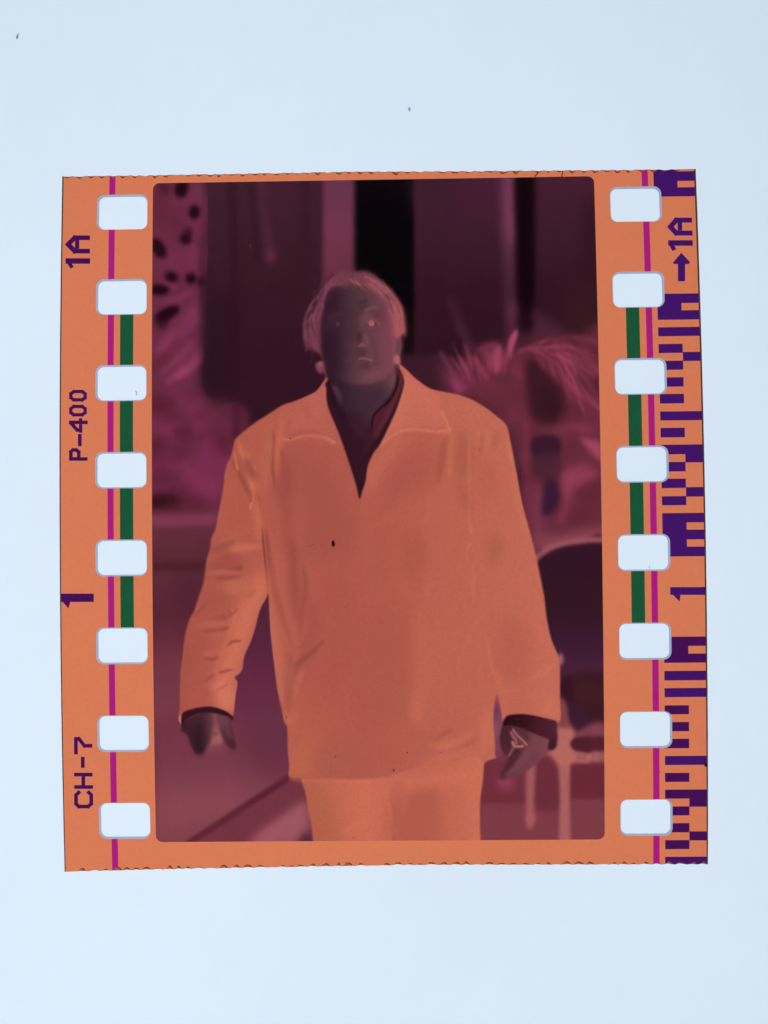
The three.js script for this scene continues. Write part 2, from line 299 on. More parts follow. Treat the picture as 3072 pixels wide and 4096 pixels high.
  fill(w([1205, 1180, 1335, 1200, 1345, 1600, 1350, 2100, 1360, 2400, 1215, 2400, 1215, 1700]), [166, 94, 92], { blur: 8 });
  fill(w([650, 1150, 780, 1100, 770, 1300, 760, 1800, 740, 2130, 690, 2150, 660, 2100, 650, 1600]), [164, 90, 90], { blur: 9, a: 0.9 });

  // shrubs on the left
  fill([[560, 650], [808, 650], [812, 1560], [880, 1640], [960, 1700], [960, 2200], [560, 2200]], [104, 41, 64], { blur: 16, sharp: true });
  within([[560, 650], [815, 650], [818, 1560], [880, 1620], [985, 1640], [985, 2140], [560, 2140]], () => {
    leaves(600, 720, 810, 1500, 50, [[118, 50, 78], [90, 34, 52], [120, 48, 76]], { r: 40, blur: 26, a: 0.35 });
    fill(a([20, 100, 90, 100, 140, 500, 90, 560, 20, 500]), [88, 34, 46], { blur: 30, a: 0.7 });
    fill(a([360, 90, 425, 90, 425, 280, 370, 260]), [100, 54, 74], { blur: 18, a: 0.7 });
    fill(a([330, 480, 425, 400, 430, 1250, 370, 900]), [118, 46, 80], { blur: 26, a: 0.6 });
    for (const [x0, y0, x1, y1, w, col, al] of [[60, 1500, 180, 1330, 26, [140, 60, 88], 0.5], [100, 1659, 330, 1430, 30, [142, 60, 92], 0.6], [240, 1700, 420, 1540, 34, [150, 66, 94], 0.7], [110, 1480, 400, 1120, 18, [146, 56, 98], 0.5], [40, 1330, 120, 1280, 22, [92, 36, 48], 0.8], [30, 1650, 140, 1560, 40, [92, 32, 46], 0.7], [260, 1380, 420, 1200, 26, [132, 54, 92], 0.6], [180, 1540, 420, 1300, 22, [98, 36, 62], 0.6], [130, 920, 215, 975, 14, [140, 58, 84], 0.7], [140, 1100, 330, 1010, 26, [134, 54, 82], 0.5], [300, 1620, 420, 1500, 20, [110, 40, 82], 0.6], [150, 1750, 410, 1580, 26, [150, 64, 92], 0.6]])
      line(a([x0, y0, (x0 + x1) / 2 + 6, (y0 + y1) / 2 + 6, x1, y1]), w, col, { blur: 11, a: al });
    leaves(600, 1560, 990, 2000, 80, [[130, 52, 84], [94, 34, 54], [128, 46, 88], [86, 30, 46]], { r: 32, blur: 20, a: 0.38, turn: -30 });
    for (const [x, y, rx, ry, al] of [[80, 450, 60, 40, 0.8], [270, 690, 44, 34, 0.8], [60, 790, 40, 40, 0.8], [260, 830, 36, 26, 0.7], [90, 1000, 40, 60, 0.5], [620, 800, 40, 50, 0.6]])
      spot(one(c, x, y), rx, ry, [82, 27, 42], { blur: 22, a: al });
    fill(c([640, 420, 690, 460, 700, 760, 660, 760, 640, 600]), [112, 42, 68], { blur: 18, a: 0.7 });
    fill(c([400, 860, 640, 880, 610, 1080, 500, 1200, 380, 1120]), [132, 48, 86], { blur: 34, a: 0.5 });
    spot(one(a, 115, 140), 26, 36, [62, 22, 34], { blur: 14, a: 0.7, turn: -20 });
    for (const [x, y, rx, ry, t, al] of [[262, 150, 27, 40, 8, 1], [368, 350, 22, 29, 0, 1], [296, 572, 23, 22, 0, 0.95], [316, 512, 16, 19, 20, 0.6], [70, 650, 26, 46, -32, 0.95], [178, 888, 27, 21, 22, 0.95], [340, 900, 22, 23, -10, 1], [76, 996, 40, 22, 4, 1], [150, 1186, 50, 23, -22, 1], [98, 1240, 34, 24, -20, 0.7], [110, 1300, 22, 14, -20, 0.4]])
      spot(one(a, x, y), rx, ry, [32, 6, 17], { blur: 9, a: al, turn: t });
  });
  fill(a([424, 650, 452, 650, 500, 1500, 560, 1800, 470, 1800, 428, 1500]), [40, 19, 28], { blur: 14, a: 0.8 });
  spot(one(a, 428, 928), 18, 20, [46, 14, 27], { blur: 9, a: 0.9 });
  fill(c([690, 0, 740, 0, 745, 500, 760, 650, 720, 740, 690, 700]), [52, 18, 32], { blur: 12, a: 0.85 });
  fill(c([440, 100, 700, 60, 700, 380, 620, 430, 520, 400, 450, 330]), [44, 18, 27], { blur: 26, a: 0.85 });
  fill(c([500, 420, 690, 440, 690, 620, 560, 560]), [88, 36, 52], { blur: 24, a: 0.8 });
  line(c([775, 480, 790, 560, 770, 660]), 40, [104, 40, 62], { blur: 16, a: 0.8 });
  fill(c([740, 30, 1500, 0, 1500, 260, 1000, 520, 860, 610, 820, 500, 760, 440]), [50, 18, 32], { blur: 16, a: 0.8 });
  // low wall and bench on the left
  fill(c([0, 1320, 620, 1320, 600, 1700, 0, 1700]), [94, 40, 58], { blur: 20, sharp: true });
  fill(c([-10, 1215, 120, 1195, 220, 1215, 260, 1260, 200, 1310, 60, 1320, -10, 1320]), [46, 13, 21], { blur: 16 });
  fill(c([220, 1230, 480, 1240, 420, 1340, 60, 1350]), [82, 30, 44], { blur: 22, a: 0.7 });
  fill(c([-10, 1375, 600, 1360, 570, 1450, -10, 1465]), [132, 60, 84], { blur: 16, sharp: true, a: 0.9 });
  fill(e([-20, 60, 640, 40, 600, 420, -20, 420]), ramp(one(e, 100, 40), one(e, 100, 420), [0, [98, 42, 62]], [0.4, [92, 40, 52]], [1, [86, 36, 50]]), { blur: 12, sharp: true });
  fill(e([-20, 380, 520, 360, 360, 1700, -20, 1700]), ramp(one(e, 100, 400), one(e, 100, 1650), [0, [94, 42, 56]], [0.25, [86, 36, 50]], [0.45, [92, 38, 50]], [0.62, [112, 52, 66]], [1, [118, 56, 70]]), { blur: 16, sharp: true });
  fill(e([-10, 312, 480, 300, 470, 388, -10, 378]), [74, 31, 38], { blur: 12, sharp: true });
  fill(e([180, 440, 460, 420, 380, 700, 260, 700]), [78, 32, 50], { blur: 30, a: 0.7 });
  fill(e([80, 940, 260, 920, 240, 1300, 40, 1300]), [108, 50, 72], { blur: 40, a: 0.6 });
  fill(e([20, 1080, 240, 1080, 240, 1240, 20, 1240]), [110, 50, 58], { blur: 30, a: 0.6 });
  // floor between sleeve and jacket, and in front
  fill(e([980, 560, 1130, 1700, 650, 1700, 690, 1250, 800, 1000]), ramp(one(e, 920, 600), one(e, 850, 1650), [0, [78, 32, 54]], [0.35, [84, 34, 58]], [0.6, [94, 38, 62]], [1, [106, 44, 66]]), { blur: 6, sharp: true });
  fill(k([-200, 380, 440, 380, 830, 360, 900, 900, 1060, 1400, -200, 1400]), ramp(one(k, 300, 400), one(k, 420, 1320), [0, [112, 50, 66]], [0.3, [116, 54, 70]], [0.55, [124, 62, 74]], [0.75, [132, 68, 78]], [1, [122, 60, 70]]), { blur: 26, sharp: true });
  fill(k([470, 300, 850, 300, 880, 850, 560, 800]), [98, 44, 64], { blur: 44, a: 0.75 });
  fill(k([-100, 980, 480, 960, 460, 1060, -100, 1080]), [136, 70, 78], { blur: 34, a: 0.6 });
  fill(k([470, 870, 700, 870, 560, 1010, 470, 1020]), [120, 58, 72], { blur: 20, a: 0.5 });
  fill(k([110, 1330, 840, 845, 960, 870, 1040, 1400, 90, 1400]), [112, 49, 62], { blur: 6, sharp: true });
  line(k([90, 1340, 470, 1090, 850, 840]), 26, [92, 36, 48], { blur: 6, sharp: true });
  line(k([560, 1035, 720, 935, 850, 850]), 14, [82, 32, 46], { blur: 5, sharp: true, a: 0.8 });
  fill(k([530, 1400, 560, 1310, 760, 1160, 960, 1010, 1040, 1400]), [150, 82, 90], { blur: 16, sharp: true });
  line(k([640, 1290, 960, 1090]), 50, [156, 86, 96], { blur: 20, a: 0.6 });
  fill(k([890, 1340, 990, 1235, 1040, 1400, 890, 1400]), [84, 38, 58], { blur: 14 });

  // ---- the person ----
  const jacket = [...c([1470, 232, 1440, 262, 1400, 318, 1366, 350, 1250, 405, 1180, 430, 1090, 462, 960, 545, 860, 610, 760, 690, 710, 738, 690, 800, 672, 880, 640, 950, 620, 1030, 612, 1120, 590, 1250, 562, 1390]),
    ...e([546, 30, 508, 110, 498, 200, 468, 300, 456, 400, 438, 500, 396, 620, 366, 712, 326, 788, 292, 910, 272, 1080, 256, 1200, 250, 1350, 247, 1500, 240, 1590]),
    ...k([28, 420, 40, 455, 52, 450, 56, 378, 130, 345, 190, 333, 250, 328, 310, 338, 375, 362, 425, 395, 445, 250, 460, 150, 440, 110, 480, 78, 503, 30]),
    ...e([770, 1180, 785, 1080, 830, 980, 868, 870, 900, 745, 928, 672, 962, 612, 980, 572, 990, 700, 1002, 900, 1030, 1150, 1058, 1370, 1090, 1520, 1115, 1640]),
    ...k([826, 480, 832, 650, 842, 760, 845, 846, 960, 852, 1100, 852, 1230, 856, 1350, 855, 1480, 848, 1600, 832]),
    ...f([60, 1235, 160, 1212, 300, 1170, 500, 1120, 700, 1095, 762, 1135, 800, 1104, 836, 1086, 836, 980, 826, 860, 830, 770, 840, 700, 850, 662, 862, 690, 880, 780, 895, 850, 930, 808, 1040, 800, 1150, 820, 1285, 852, 1292, 700, 1292, 560, 1290, 440, 1275, 380, 1230, 270, 1200, 130, 1186, 10]),
    ...d([1260, 1580, 1215, 1360, 1180, 1220, 1120, 1000, 1080, 780, 1045, 600, 1026, 512, 1000, 468, 940, 420, 900, 388, 800, 326, 720, 296, 610, 272, 520, 250, 430, 188, 370, 130, 322, 92, 290, 84]),
    [1570, 1620], [1470, 1860], [1440, 1880], [1400, 1750], [1330, 1600]];
  const trousers = [...k([930, 840, 960, 960, 990, 1130, 1010, 1230, 1030, 1420, 1060, 1560]), ...f([760, 2000, 744, 1800, 738, 1700, 734, 1620, 732, 1500, 735, 1390, 752, 1270, 764, 1140, 800, 1080]), [1500, 2980], [1250, 3050]];
  fill(trousers, ramp(one(k, 940, 1100), one(f, 760, 1400), [0, [176, 92, 70]], [0.12, [184, 98, 76]], [0.35, [198, 106, 84]], [0.6, [188, 98, 80]], [0.85, [192, 102, 80]], [1, [200, 108, 84]]), { blur: 3 });
  within(trousers, () => {
    fill(k([1000, 870, 1080, 920, 1220, 1300, 1180, 1400, 1040, 1400]), [172, 92, 68], { blur: 26, a: 0.6 });
    fill(f([100, 1250, 300, 1240, 720, 1160, 760, 1240, 500, 1310, 280, 1330, 160, 1400, 110, 1340]), [200, 108, 86], { blur: 20, a: 0.8 });
    fill(f([110, 1400, 180, 1380, 290, 1330, 440, 1330, 470, 1480, 430, 1740, 120, 1740]), [172, 88, 72], { blur: 22, a: 0.8 });
    line(f([118, 1330, 110, 1400, 132, 1470, 122, 1600, 130, 1720]), 10, [160, 80, 68], { blur: 6, a: 0.7 });
    line(f([100, 1330, 100, 1420, 112, 1500, 106, 1700]), 12, [204, 114, 92], { blur: 8, a: 0.6 });
    fill(k([1600, 900, 1700, 900, 1700, 1100, 1640, 1080, 1590, 1010]), [182, 94, 78], { blur: 10, a: 0.7 });
    line(f([480, 1330, 470, 1500, 440, 1720]), 30, [186, 100, 78], { blur: 20, a: 0.6 });
    line(k([1240, 1250, 1360, 1180]), 14, [208, 118, 92], { blur: 10, a: 0.4 });
    line(f([640, 1250, 720, 1380, 725, 1700]), 40, [204, 112, 86], { blur: 20, a: 0.5 });
  });
  fill(jacket, ramp([800, 2400], [2260, 2300], [0, [166, 82, 70]], [0.2, [176, 89, 74]], [0.42, [172, 87, 74]], [0.6, [180, 93, 78]], [0.78, [188, 100, 82]], [1, [194, 105, 85]]), { blur: 3 });
  within(jacket, () => {
    // collars and chest
    fill(c([1090, 740, 1110, 600, 1090, 500, 1250, 400, 1400, 320, 1470, 230, 1480, 420, 1540, 640, 1600, 790, 1480, 740, 1380, 705, 1290, 705, 1180, 735]), [178, 92, 80], { blur: 12, a: 0.9 });
    fill(c([1280, 430, 1420, 330, 1465, 260, 1465, 400, 1400, 600, 1240, 660, 1130, 690]), [186, 98, 86], { blur: 24, a: 0.6 });
    line(c([1260, 440, 1300, 470, 1310, 560]), 18, [164, 82, 72], { blur: 12, a: 0.6 });
    line(c([1108, 560, 1112, 640, 1095, 725]), 12, [160, 78, 68], { blur: 6, a: 0.7 });
    line(c([1170, 580, 1130, 690]), 10, [158, 76, 66], { blur: 8, a: 0.5 });
    line(c([1098, 742, 1170, 740, 1290, 712, 1370, 710, 1450, 728, 1530, 770]), 11, [208, 116, 90], { blur: 3.5, a: 1 });
    line(c([1150, 718, 1280, 690, 1380, 690, 1440, 708]), 12, [156, 76, 64], { blur: 8, a: 0.6 });
    line(c([1270, 730, 1380, 728, 1460, 760]), 20, [190, 102, 80], { blur: 12, a: 0.6 });
    fill(c([1080, 780, 1350, 760, 1480, 860, 1600, 1150, 1620, 1700, 1200, 1700, 1060, 1100]), [160, 78, 68], { blur: 40, a: 0.6 });
    line(c([1400, 800, 1520, 980, 1620, 1250]), 50, [176, 90, 76], { blur: 30, a: 0.55 });
    fill(c([1300, 1200, 1500, 1000, 1640, 1300, 1640, 1700, 1200, 1700, 1180, 1400]), [164, 80, 68], { blur: 40, a: 0.6 });
    // right collar and chest
    fill(d([290, 84, 330, 92, 430, 188, 520, 250, 590, 300, 600, 400, 650, 520, 560, 526, 450, 516, 350, 520, 270, 556, 200, 612, 300, 390, 350, 190]), [200, 108, 90], { blur: 12, a: 0.9 });
    fill(d([420, 330, 580, 420, 640, 515, 450, 505, 360, 505]), [190, 102, 86], { blur: 22, a: 0.7 });
    line(d([350, 190, 342, 280, 300, 400, 240, 525, 190, 620]), 14, [206, 116, 94], { blur: 6, a: 0.8 });
    line(d([595, 395, 620, 450, 648, 515]), 6, [212, 122, 92], { blur: 2.5, a: 1 });
    line(d([650, 522, 560, 530, 450, 518, 350, 524, 270, 562, 205, 615]), 11, [212, 122, 96], { blur: 4, a: 1 });
    line(d([620, 508, 560, 512, 450, 504]), 6, [168, 86, 72], { blur: 5, a: 0.6 });
    line(d([640, 530, 600, 540]), 16, [198, 112, 84], { blur: 8, a: 0.6 });
    fill(d([560, 260, 800, 320, 1000, 470, 1040, 620, 960, 700, 700, 500, 620, 400]), [190, 104, 82], { blur: 30, a: 0.7 });
    fill(d([200, 640, 330, 545, 560, 545, 600, 620, 560, 820, 420, 960, 250, 1000, 130, 940, 110, 830]), [176, 90, 76], { blur: 34, a: 0.8 });
    line(d([130, 880, 200, 720, 330, 580]), 50, [196, 106, 88], { blur: 24, a: 0.7 });
    fill(d([280, 760, 480, 640, 540, 700, 520, 860, 380, 920, 200, 1010, 140, 1060]), [166, 82, 72], { blur: 30, a: 0.6 });
    line(d([110, 1130, 180, 1090, 270, 990, 340, 830]), 16, [158, 80, 70], { blur: 12, a: 0.6 });
    line(d([130, 1160, 240, 1090]), 30, [186, 96, 78], { blur: 18, a: 0.5 });
    // shoulder gathers on the right
    for (const [x0, y0, x1, y1, w, col, al] of [[620, 560, 570, 870, 24, [164, 84, 70], 0.7], [665, 540, 650, 840, 18, [192, 106, 82], 0.7], [740, 530, 730, 860, 60, [170, 88, 72], 0.65], [775, 540, 775, 1100, 12, [196, 110, 84], 0.7], [710, 860, 770, 1050, 40, [166, 84, 72], 0.4], [830, 510, 845, 640, 8, [198, 112, 86], 0.7], [860, 540, 850, 700, 14, [174, 92, 76], 0.5], [890, 505, 900, 640, 8, [196, 110, 86], 0.6], [965, 520, 930, 650, 24, [176, 92, 74], 0.5], [775, 1090, 790, 1210, 8, [202, 114, 88], 0.8], [785, 1250, 755, 1320, 8, [202, 114, 88], 0.8], [755, 1320, 770, 1390, 8, [198, 110, 86], 0.5], [805, 1390, 800, 1650, 12, [198, 110, 84], 0.6], [880, 700, 900, 1000, 60, [178, 94, 76], 0.5], [960, 1180, 920, 1400, 50, [170, 90, 70], 0.45], [1060, 750, 1170, 1250, 30, [198, 110, 86], 0.6], [1020, 560, 1060, 760, 16, [200, 112, 88], 0.6], [520, 930, 500, 1659, 30, [188, 100, 82], 0.5], [430, 1160, 440, 1500, 100, [166, 84, 70], 0.55], [200, 1100, 170, 1600, 80, [170, 86, 74], 0.5], [620, 950, 600, 1650, 100, [184, 98, 80], 0.6]])
      fold(d([x0, y0, (x0 + x1) / 2, (y0 + y1) / 2, x1, y1]), w, col, { blur: Math.max(3, w * 0.32), a: Math.min(1, al * (w > 13 ? 1.25 : 0.8)) });
    // lower right front and right sleeve
    for (const [pts, w, col, al] of [[[70, 0, 60, 500, 30, 900], 120, [166, 82, 70], 0.6], [[230, 0, 170, 400, 150, 900], 120, [170, 86, 73], 0.5], [[310, 0, 330, 400, 290, 900], 50, [188, 100, 80], 0.5], [[480, 50, 470, 400, 420, 800], 150, [186, 100, 82], 0.5], [[660, 230, 600, 400, 570, 500], 8, [192, 104, 82], 0.6], [[720, 60, 700, 180, 640, 320], 10, [190, 102, 82], 0.5], [[770, 230, 800, 380, 815, 470, 840, 560], 10, [200, 110, 84], 0.8], [[815, 470, 850, 520, 880, 600, 900, 640], 14, [198, 108, 80], 0.8], [[850, 650, 930, 640, 1010, 630], 8, [204, 112, 86], 0.7], [[900, 100, 960, 300, 940, 480, 900, 580], 110, [176, 90, 76], 0.6], [[1130, 60, 1210, 330, 1240, 620, 1230, 830], 60, [194, 104, 86], 0.6], [[1080, 560, 1190, 500, 1260, 430], 20, [200, 110, 88], 0.5], [[960, 660, 1000, 760, 990, 800], 60, [186, 98, 78], 0.5], [[1180, 700, 1260, 820], 50, [200, 110, 84], 0.6], [[400, 985, 460, 950, 540, 905], 14, [168, 86, 72], 0.8], [[430, 1065, 560, 1045, 640, 1010, 720, 960], 16, [170, 90, 72], 0.85], [[350, 990, 440, 1020, 560, 1000, 700, 920], 30, [198, 108, 84], 0.6], [[300, 1170, 480, 1110, 760, 1060], 50, [196, 106, 84], 0.6], [[800, 760, 800, 900, 760, 1080], 60, [198, 108, 84], 0.6], [[300, 820, 320, 1000, 260, 1130], 90, [176, 92, 76], 0.6], [[40, 1000, 100, 1120, 110, 1220], 60, [172, 88, 74], 0.6], [[330, 620, 290, 760, 340, 900], 40, [192, 104, 84], 0.5]])
      fold(f(pts), w, col, { blur: Math.max(3, w * 0.34), a: Math.min(1, al * (w > 13 ? 1.2 : 0.85)) });
    // left shoulder, body folds
    for (const [pts, w, col, al] of [[[720, 740, 800, 900, 850, 1060, 900, 1180], 30, [186, 100, 78], 0.7], [[740, 800, 800, 980, 845, 1120, 860, 1200], 12, [198, 108, 80], 0.7], [[770, 900, 840, 1000, 880, 1080], 40, [152, 72, 66], 0.6], [[700, 860, 720, 960, 790, 1130, 850, 1240], 14, [150, 72, 62], 0.7], [[700, 840, 712, 940, 735, 1010], 10, [194, 106, 78], 0.7], [[690, 900, 700, 1000], 10, [156, 76, 66], 0.6], [[860, 940, 880, 1010], 14, [184, 98, 78], 0.6], [[985, 600, 1000, 800, 960, 1000, 960, 1200], 46, [180, 96, 78], 0.7], [[1020, 660, 1030, 800, 1020, 1000, 1040, 1150], 12, [150, 72, 62], 0.7], [[1100, 520, 1090, 700, 1060, 850, 1060, 1050], 26, [188, 100, 80], 0.6], [[1090, 800, 1120, 1000, 1150, 1200], 24, [154, 74, 66], 0.5], [[1160, 900, 1100, 1200, 1120, 1660], 60, [152, 72, 66], 0.5], [[1010, 1200, 1040, 1400, 1080, 1659], 40, [172, 88, 72], 0.6], [[1240, 1200, 1230, 1659], 50, [170, 86, 72], 0.5], [[860, 1210, 845, 1260, 830, 1330], 10, [202, 112, 82], 0.8], [[830, 1270, 850, 1230], 8, [150, 70, 60], 0.6], [[640, 1010, 640, 1200, 600, 1400, 560, 1560], 60, [176, 90, 72], 0.6], [[900, 1200, 920, 1400, 938, 1659], 5, [132, 62, 54], 0.8], [[925, 1240, 950, 1500, 965, 1659], 18, [160, 78, 68], 0.6], [[880, 1240, 900, 1400, 915, 1600], 36, [186, 100, 78], 0.7], [[560, 1600, 700, 1560, 800, 1480], 50, [176, 92, 74], 0.5]])
      fold(c(pts), w, col, { blur: Math.max(2, w * 0.3), a: Math.min(1, al * 1.35) });
    for (const [pts, w, col, al] of [[[930, 20, 945, 200, 965, 400, 978, 560], 5, [120, 56, 48], 0.85], [[960, 30, 985, 250, 1010, 460, 1080, 700, 1130, 900], 20, [148, 72, 62], 0.65], [[1020, 300, 1060, 600, 1140, 850, 1180, 1050], 14, [150, 72, 62], 0.6], [[1050, 200, 1120, 600, 1200, 900, 1180, 1200], 60, [174, 90, 76], 0.6], [[990, 640, 1010, 900, 1050, 1200, 1100, 1500], 50, [184, 100, 80], 0.8], [[1170, 100, 1200, 450, 1220, 800], 40, [150, 72, 64], 0.55], [[1270, 330, 1290, 500, 1260, 750, 1230, 1000], 20, [146, 72, 62], 0.5], [[1280, 180, 1340, 170, 1380, 150], 6, [150, 74, 66], 0.6], [[1330, 600, 1360, 900, 1250, 1100, 1200, 1300, 1180, 1500], 60, [158, 76, 68], 0.6], [[1230, 850, 1220, 1000, 1200, 1200], 24, [176, 92, 76], 0.5], [[1500, 300, 1500, 900, 1460, 1500], 160, [166, 82, 70], 0.5], [[1450, 950, 1340, 1060, 1220, 1160, 1190, 1240], 16, [146, 70, 62], 0.6], [[1280, 1180, 1230, 1300, 1180, 1480], 22, [186, 98, 80], 0.55], [[1160, 1520, 1160, 1659], 40, [190, 102, 80], 0.6], [[1140, 1050, 1170, 1200, 1150, 1450, 1170, 1600], 24, [164, 82, 70], 0.6]])
      fold(e(pts), w, col, { blur: Math.max(2, w * 0.28), a: Math.min(1, al * 1.35) });
    // left sleeve
    fill(e([965, 380, 985, 570, 930, 670, 900, 745, 868, 870, 830, 980, 785, 1080, 770, 1180, 725, 1260, 725, 1310, 700, 1500, 680, 1600, 560, 1540, 520, 1300, 560, 1150, 640, 960, 720, 700, 840, 480, 900, 380]), [200, 110, 86], { blur: 26, a: 0.9 });
    for (const [pts, w, col, al] of [[[480, 360, 600, 330, 700, 310, 760, 340], 60, [158, 76, 68], 0.75], [[640, 375, 740, 360, 760, 330], 14, [148, 70, 62], 0.7], [[540, 440, 640, 440, 760, 430], 14, [146, 70, 62], 0.7], [[660, 205, 760, 190, 930, 180], 26, [190, 104, 82], 0.7], [[500, 210, 560, 200, 620, 170, 700, 130], 20, [152, 74, 66], 0.6], [[470, 400, 600, 390, 730, 395], 16, [176, 92, 78], 0.6], [[600, 500, 700, 520, 860, 470], 50, [184, 100, 78], 0.6], [[790, 600, 850, 560, 870, 530], 20, [178, 94, 74], 0.6], [[420, 640, 480, 640, 640, 600], 50, [162, 80, 68], 0.6], [[640, 700, 690, 740, 720, 690], 8, [156, 78, 66], 0.6], [[480, 790, 560, 780, 680, 750], 18, [154, 76, 64], 0.7], [[400, 840, 520, 820, 650, 820], 26, [178, 92, 74], 0.7], [[430, 880, 560, 875, 670, 850], 12, [150, 72, 60], 0.8], [[360, 770, 420, 700, 480, 650], 8, [150, 72, 62], 0.6], [[490, 930, 580, 930, 620, 900], 34, [176, 92, 74], 0.6], [[630, 1010, 680, 970, 760, 960], 10, [156, 76, 62], 0.8], [[430, 1080, 500, 1060, 580, 1040], 26, [178, 94, 76], 0.6], [[440, 1110, 540, 1110, 570, 1080], 10, [152, 72, 62], 0.7], [[560, 1225, 620, 1215, 690, 1195], 10, [158, 78, 66], 0.8], [[380, 1320, 450, 1290, 540, 1240], 14, [150, 72, 62], 0.6], [[480, 1350, 600, 1320, 640, 1300], 30, [204, 112, 92], 0.6], [[530, 1380, 600, 1350, 640, 1320], 8, [178, 90, 76], 0.6], [[300, 960, 290, 1200, 290, 1500], 50, [160, 78, 66], 0.6], [[420, 1180, 400, 1400, 420, 1520], 80, [170, 84, 72], 0.5], [[560, 1400, 640, 1450, 660, 1540], 70, [206, 114, 92], 0.6], [[560, 860, 600, 1000, 560, 1150], 20, [176, 92, 74], 0.4], [[720, 720, 660, 900, 560, 1160], 20, [188, 102, 80], 0.5], [[470, 300, 500, 260, 530, 240], 24, [168, 86, 74], 0.6]])
      fold(e(pts), w, col, { blur: Math.max(2, w * 0.28), a: Math.min(1, al * 1.35) });
    fill(k([26, 410, 48, 390, 52, 450, 38, 458]), [212, 128, 98], { blur: 3 });
    fill(k([850, 600, 1040, 620, 1030, 850, 840, 850]), [184, 100, 74], { blur: 30, a: 0.7 });
    fill(k([1040, 620, 1300, 560, 1340, 850, 1050, 850]), [166, 86, 74], { blur: 24, a: 0.6 });
    line(k([1010, 600, 960, 500, 880, 470]), 50, [182, 96, 76], { blur: 26, a: 0.5 });
    line(k([850, 60, 900, 250, 860, 450]), 30, [180, 96, 78], { blur: 16, a: 0.5 });
  });
  line(k([845, 850, 960, 858, 1100, 858, 1230, 860, 1350, 860, 1480, 855, 1590, 842]), 6, [146, 70, 60], { blur: 4, a: 0.55 });
  line(k([850, 862, 960, 868, 1100, 868, 1230, 870, 1350, 870, 1580, 855]), 10, [206, 114, 90], { blur: 5, a: 0.5 });

  // neck and shirt
  const opening = [...c([1478, 250, 1466, 330, 1466, 410, 1486, 495, 1530, 600, 1578, 720]), [1384, 1812], [1406, 1880], [1426, 1945], [1438, 1996], [1448, 1968], ...d([100, 850, 112, 760, 142, 680, 192, 618, 242, 520, 300, 392, 342, 262, 350, 192, 320, 118, 290, 86]), [1440, 1440]];
  fill(opening, [44, 17, 29], { blur: 3 });
  within(opening, () => {
    fill(h([590, 1000, 1230, 1100, 1220, 1240, 1190, 1360, 1130, 1450, 1050, 1540, 990, 1640, 960, 1750, 880, 1760, 820, 1600, 740, 1480, 690, 1330, 650, 1240]), ramp(one(h, 660, 1400), one(h, 1200, 1400), [0, [40, 22, 35]], [0.3, [54, 34, 46]], [0.5, [68, 44, 54]], [0.8, [84, 52, 60]], [1, [108, 68, 72]]), { blur: 6 });
    fill(h([900, 1380, 1180, 1360, 1130, 1440, 1050, 1530, 1000, 1620, 960, 1750, 900, 1700]), [62, 36, 48], { blur: 18, a: 0.7 });
    fill(h([1195, 1170, 1235, 1190, 1268, 1270, 1262, 1330, 1220, 1450, 1160, 1580, 1080, 1700, 960, 1900, 930, 1880, 1010, 1640, 1060, 1540, 1160, 1470, 1215, 1370, 1230, 1290]), [78, 31, 42], { blur: 5 });
    line(h([1245, 1240, 1255, 1310, 1200, 1450, 1120, 1620, 1040, 1760]), 16, [100, 42, 50], { blur: 6, a: 0.7 });
    line(h([1228, 1250, 1222, 1330, 1170, 1440, 1110, 1500, 1040, 1560, 1015, 1620, 1010, 1680, 980, 1760]), 5, [32, 9, 19], { blur: 2 });
    fill(h([660, 1330, 700, 1390, 745, 1480, 760, 1490, 760, 1420, 720, 1340]), [86, 52, 70], { blur: 7, a: 0.8 });
    fill(h([650, 1300, 664, 1320, 700, 1450, 760, 1560, 800, 1680, 820, 1760, 720, 1659, 665, 1510, 640, 1380]), [48, 20, 33], { blur: 4 });
    line(h([655, 1310, 680, 1430, 740, 1560, 800, 1700]), 5, [26, 8, 18], { blur: 3, a: 0.8 });
    fill([[1370, 1700], [1420, 1640], [1470, 1700], [1500, 1740], [1470, 1930], [1400, 1860]], [54, 22, 34], { blur: 12, a: 0.7 });
  });

  // hair behind, face
  const n = scan(1180, 1050, 3.318);
  const head = n([380, 1290, 300, 1200, 230, 1160, 165, 1150, 148, 1050, 130, 950, 108, 900, 112, 800, 140, 690, 180, 600, 245, 490, 320, 400, 400, 280, 480, 200, 560, 150, 660, 125, 780, 130, 900, 116, 1000, 140, 1100, 205, 1210, 290, 1330, 430, 1410, 560, 1444, 680, 1456, 800, 1468, 930, 1440, 960, 1400, 1000, 1390, 1200, 1330, 1330, 1100, 1450, 500, 1450]);
  fill(head, ramp(one(n, 110, 800), one(n, 1460, 800), [0, [92, 44, 60]], [0.1, [112, 56, 72]], [0.25, [112, 56, 72]], [0.5, [112, 60, 74]], [0.8, [140, 74, 84]], [1, [160, 84, 88]]), { blur: 5 });
  fill(n([560, 150, 780, 130, 900, 116, 1000, 140, 1090, 205, 1000, 240, 800, 230, 600, 250]), [108, 55, 72], { blur: 14, a: 0.8 });
  const face = n([340, 760, 372, 620, 388, 490, 440, 400, 520, 340, 640, 300, 800, 290, 920, 310, 1050, 390, 1150, 470, 1240, 570, 1285, 700, 1310, 850, 1330, 1000, 1338, 1100, 1335, 1200, 1320, 1320, 1290, 1430, 1200, 1530, 1060, 1590, 900, 1620, 760, 1620, 620, 1580, 500, 1530, 430, 1470, 396, 1360, 370, 1270, 340, 1120, 326, 940]);
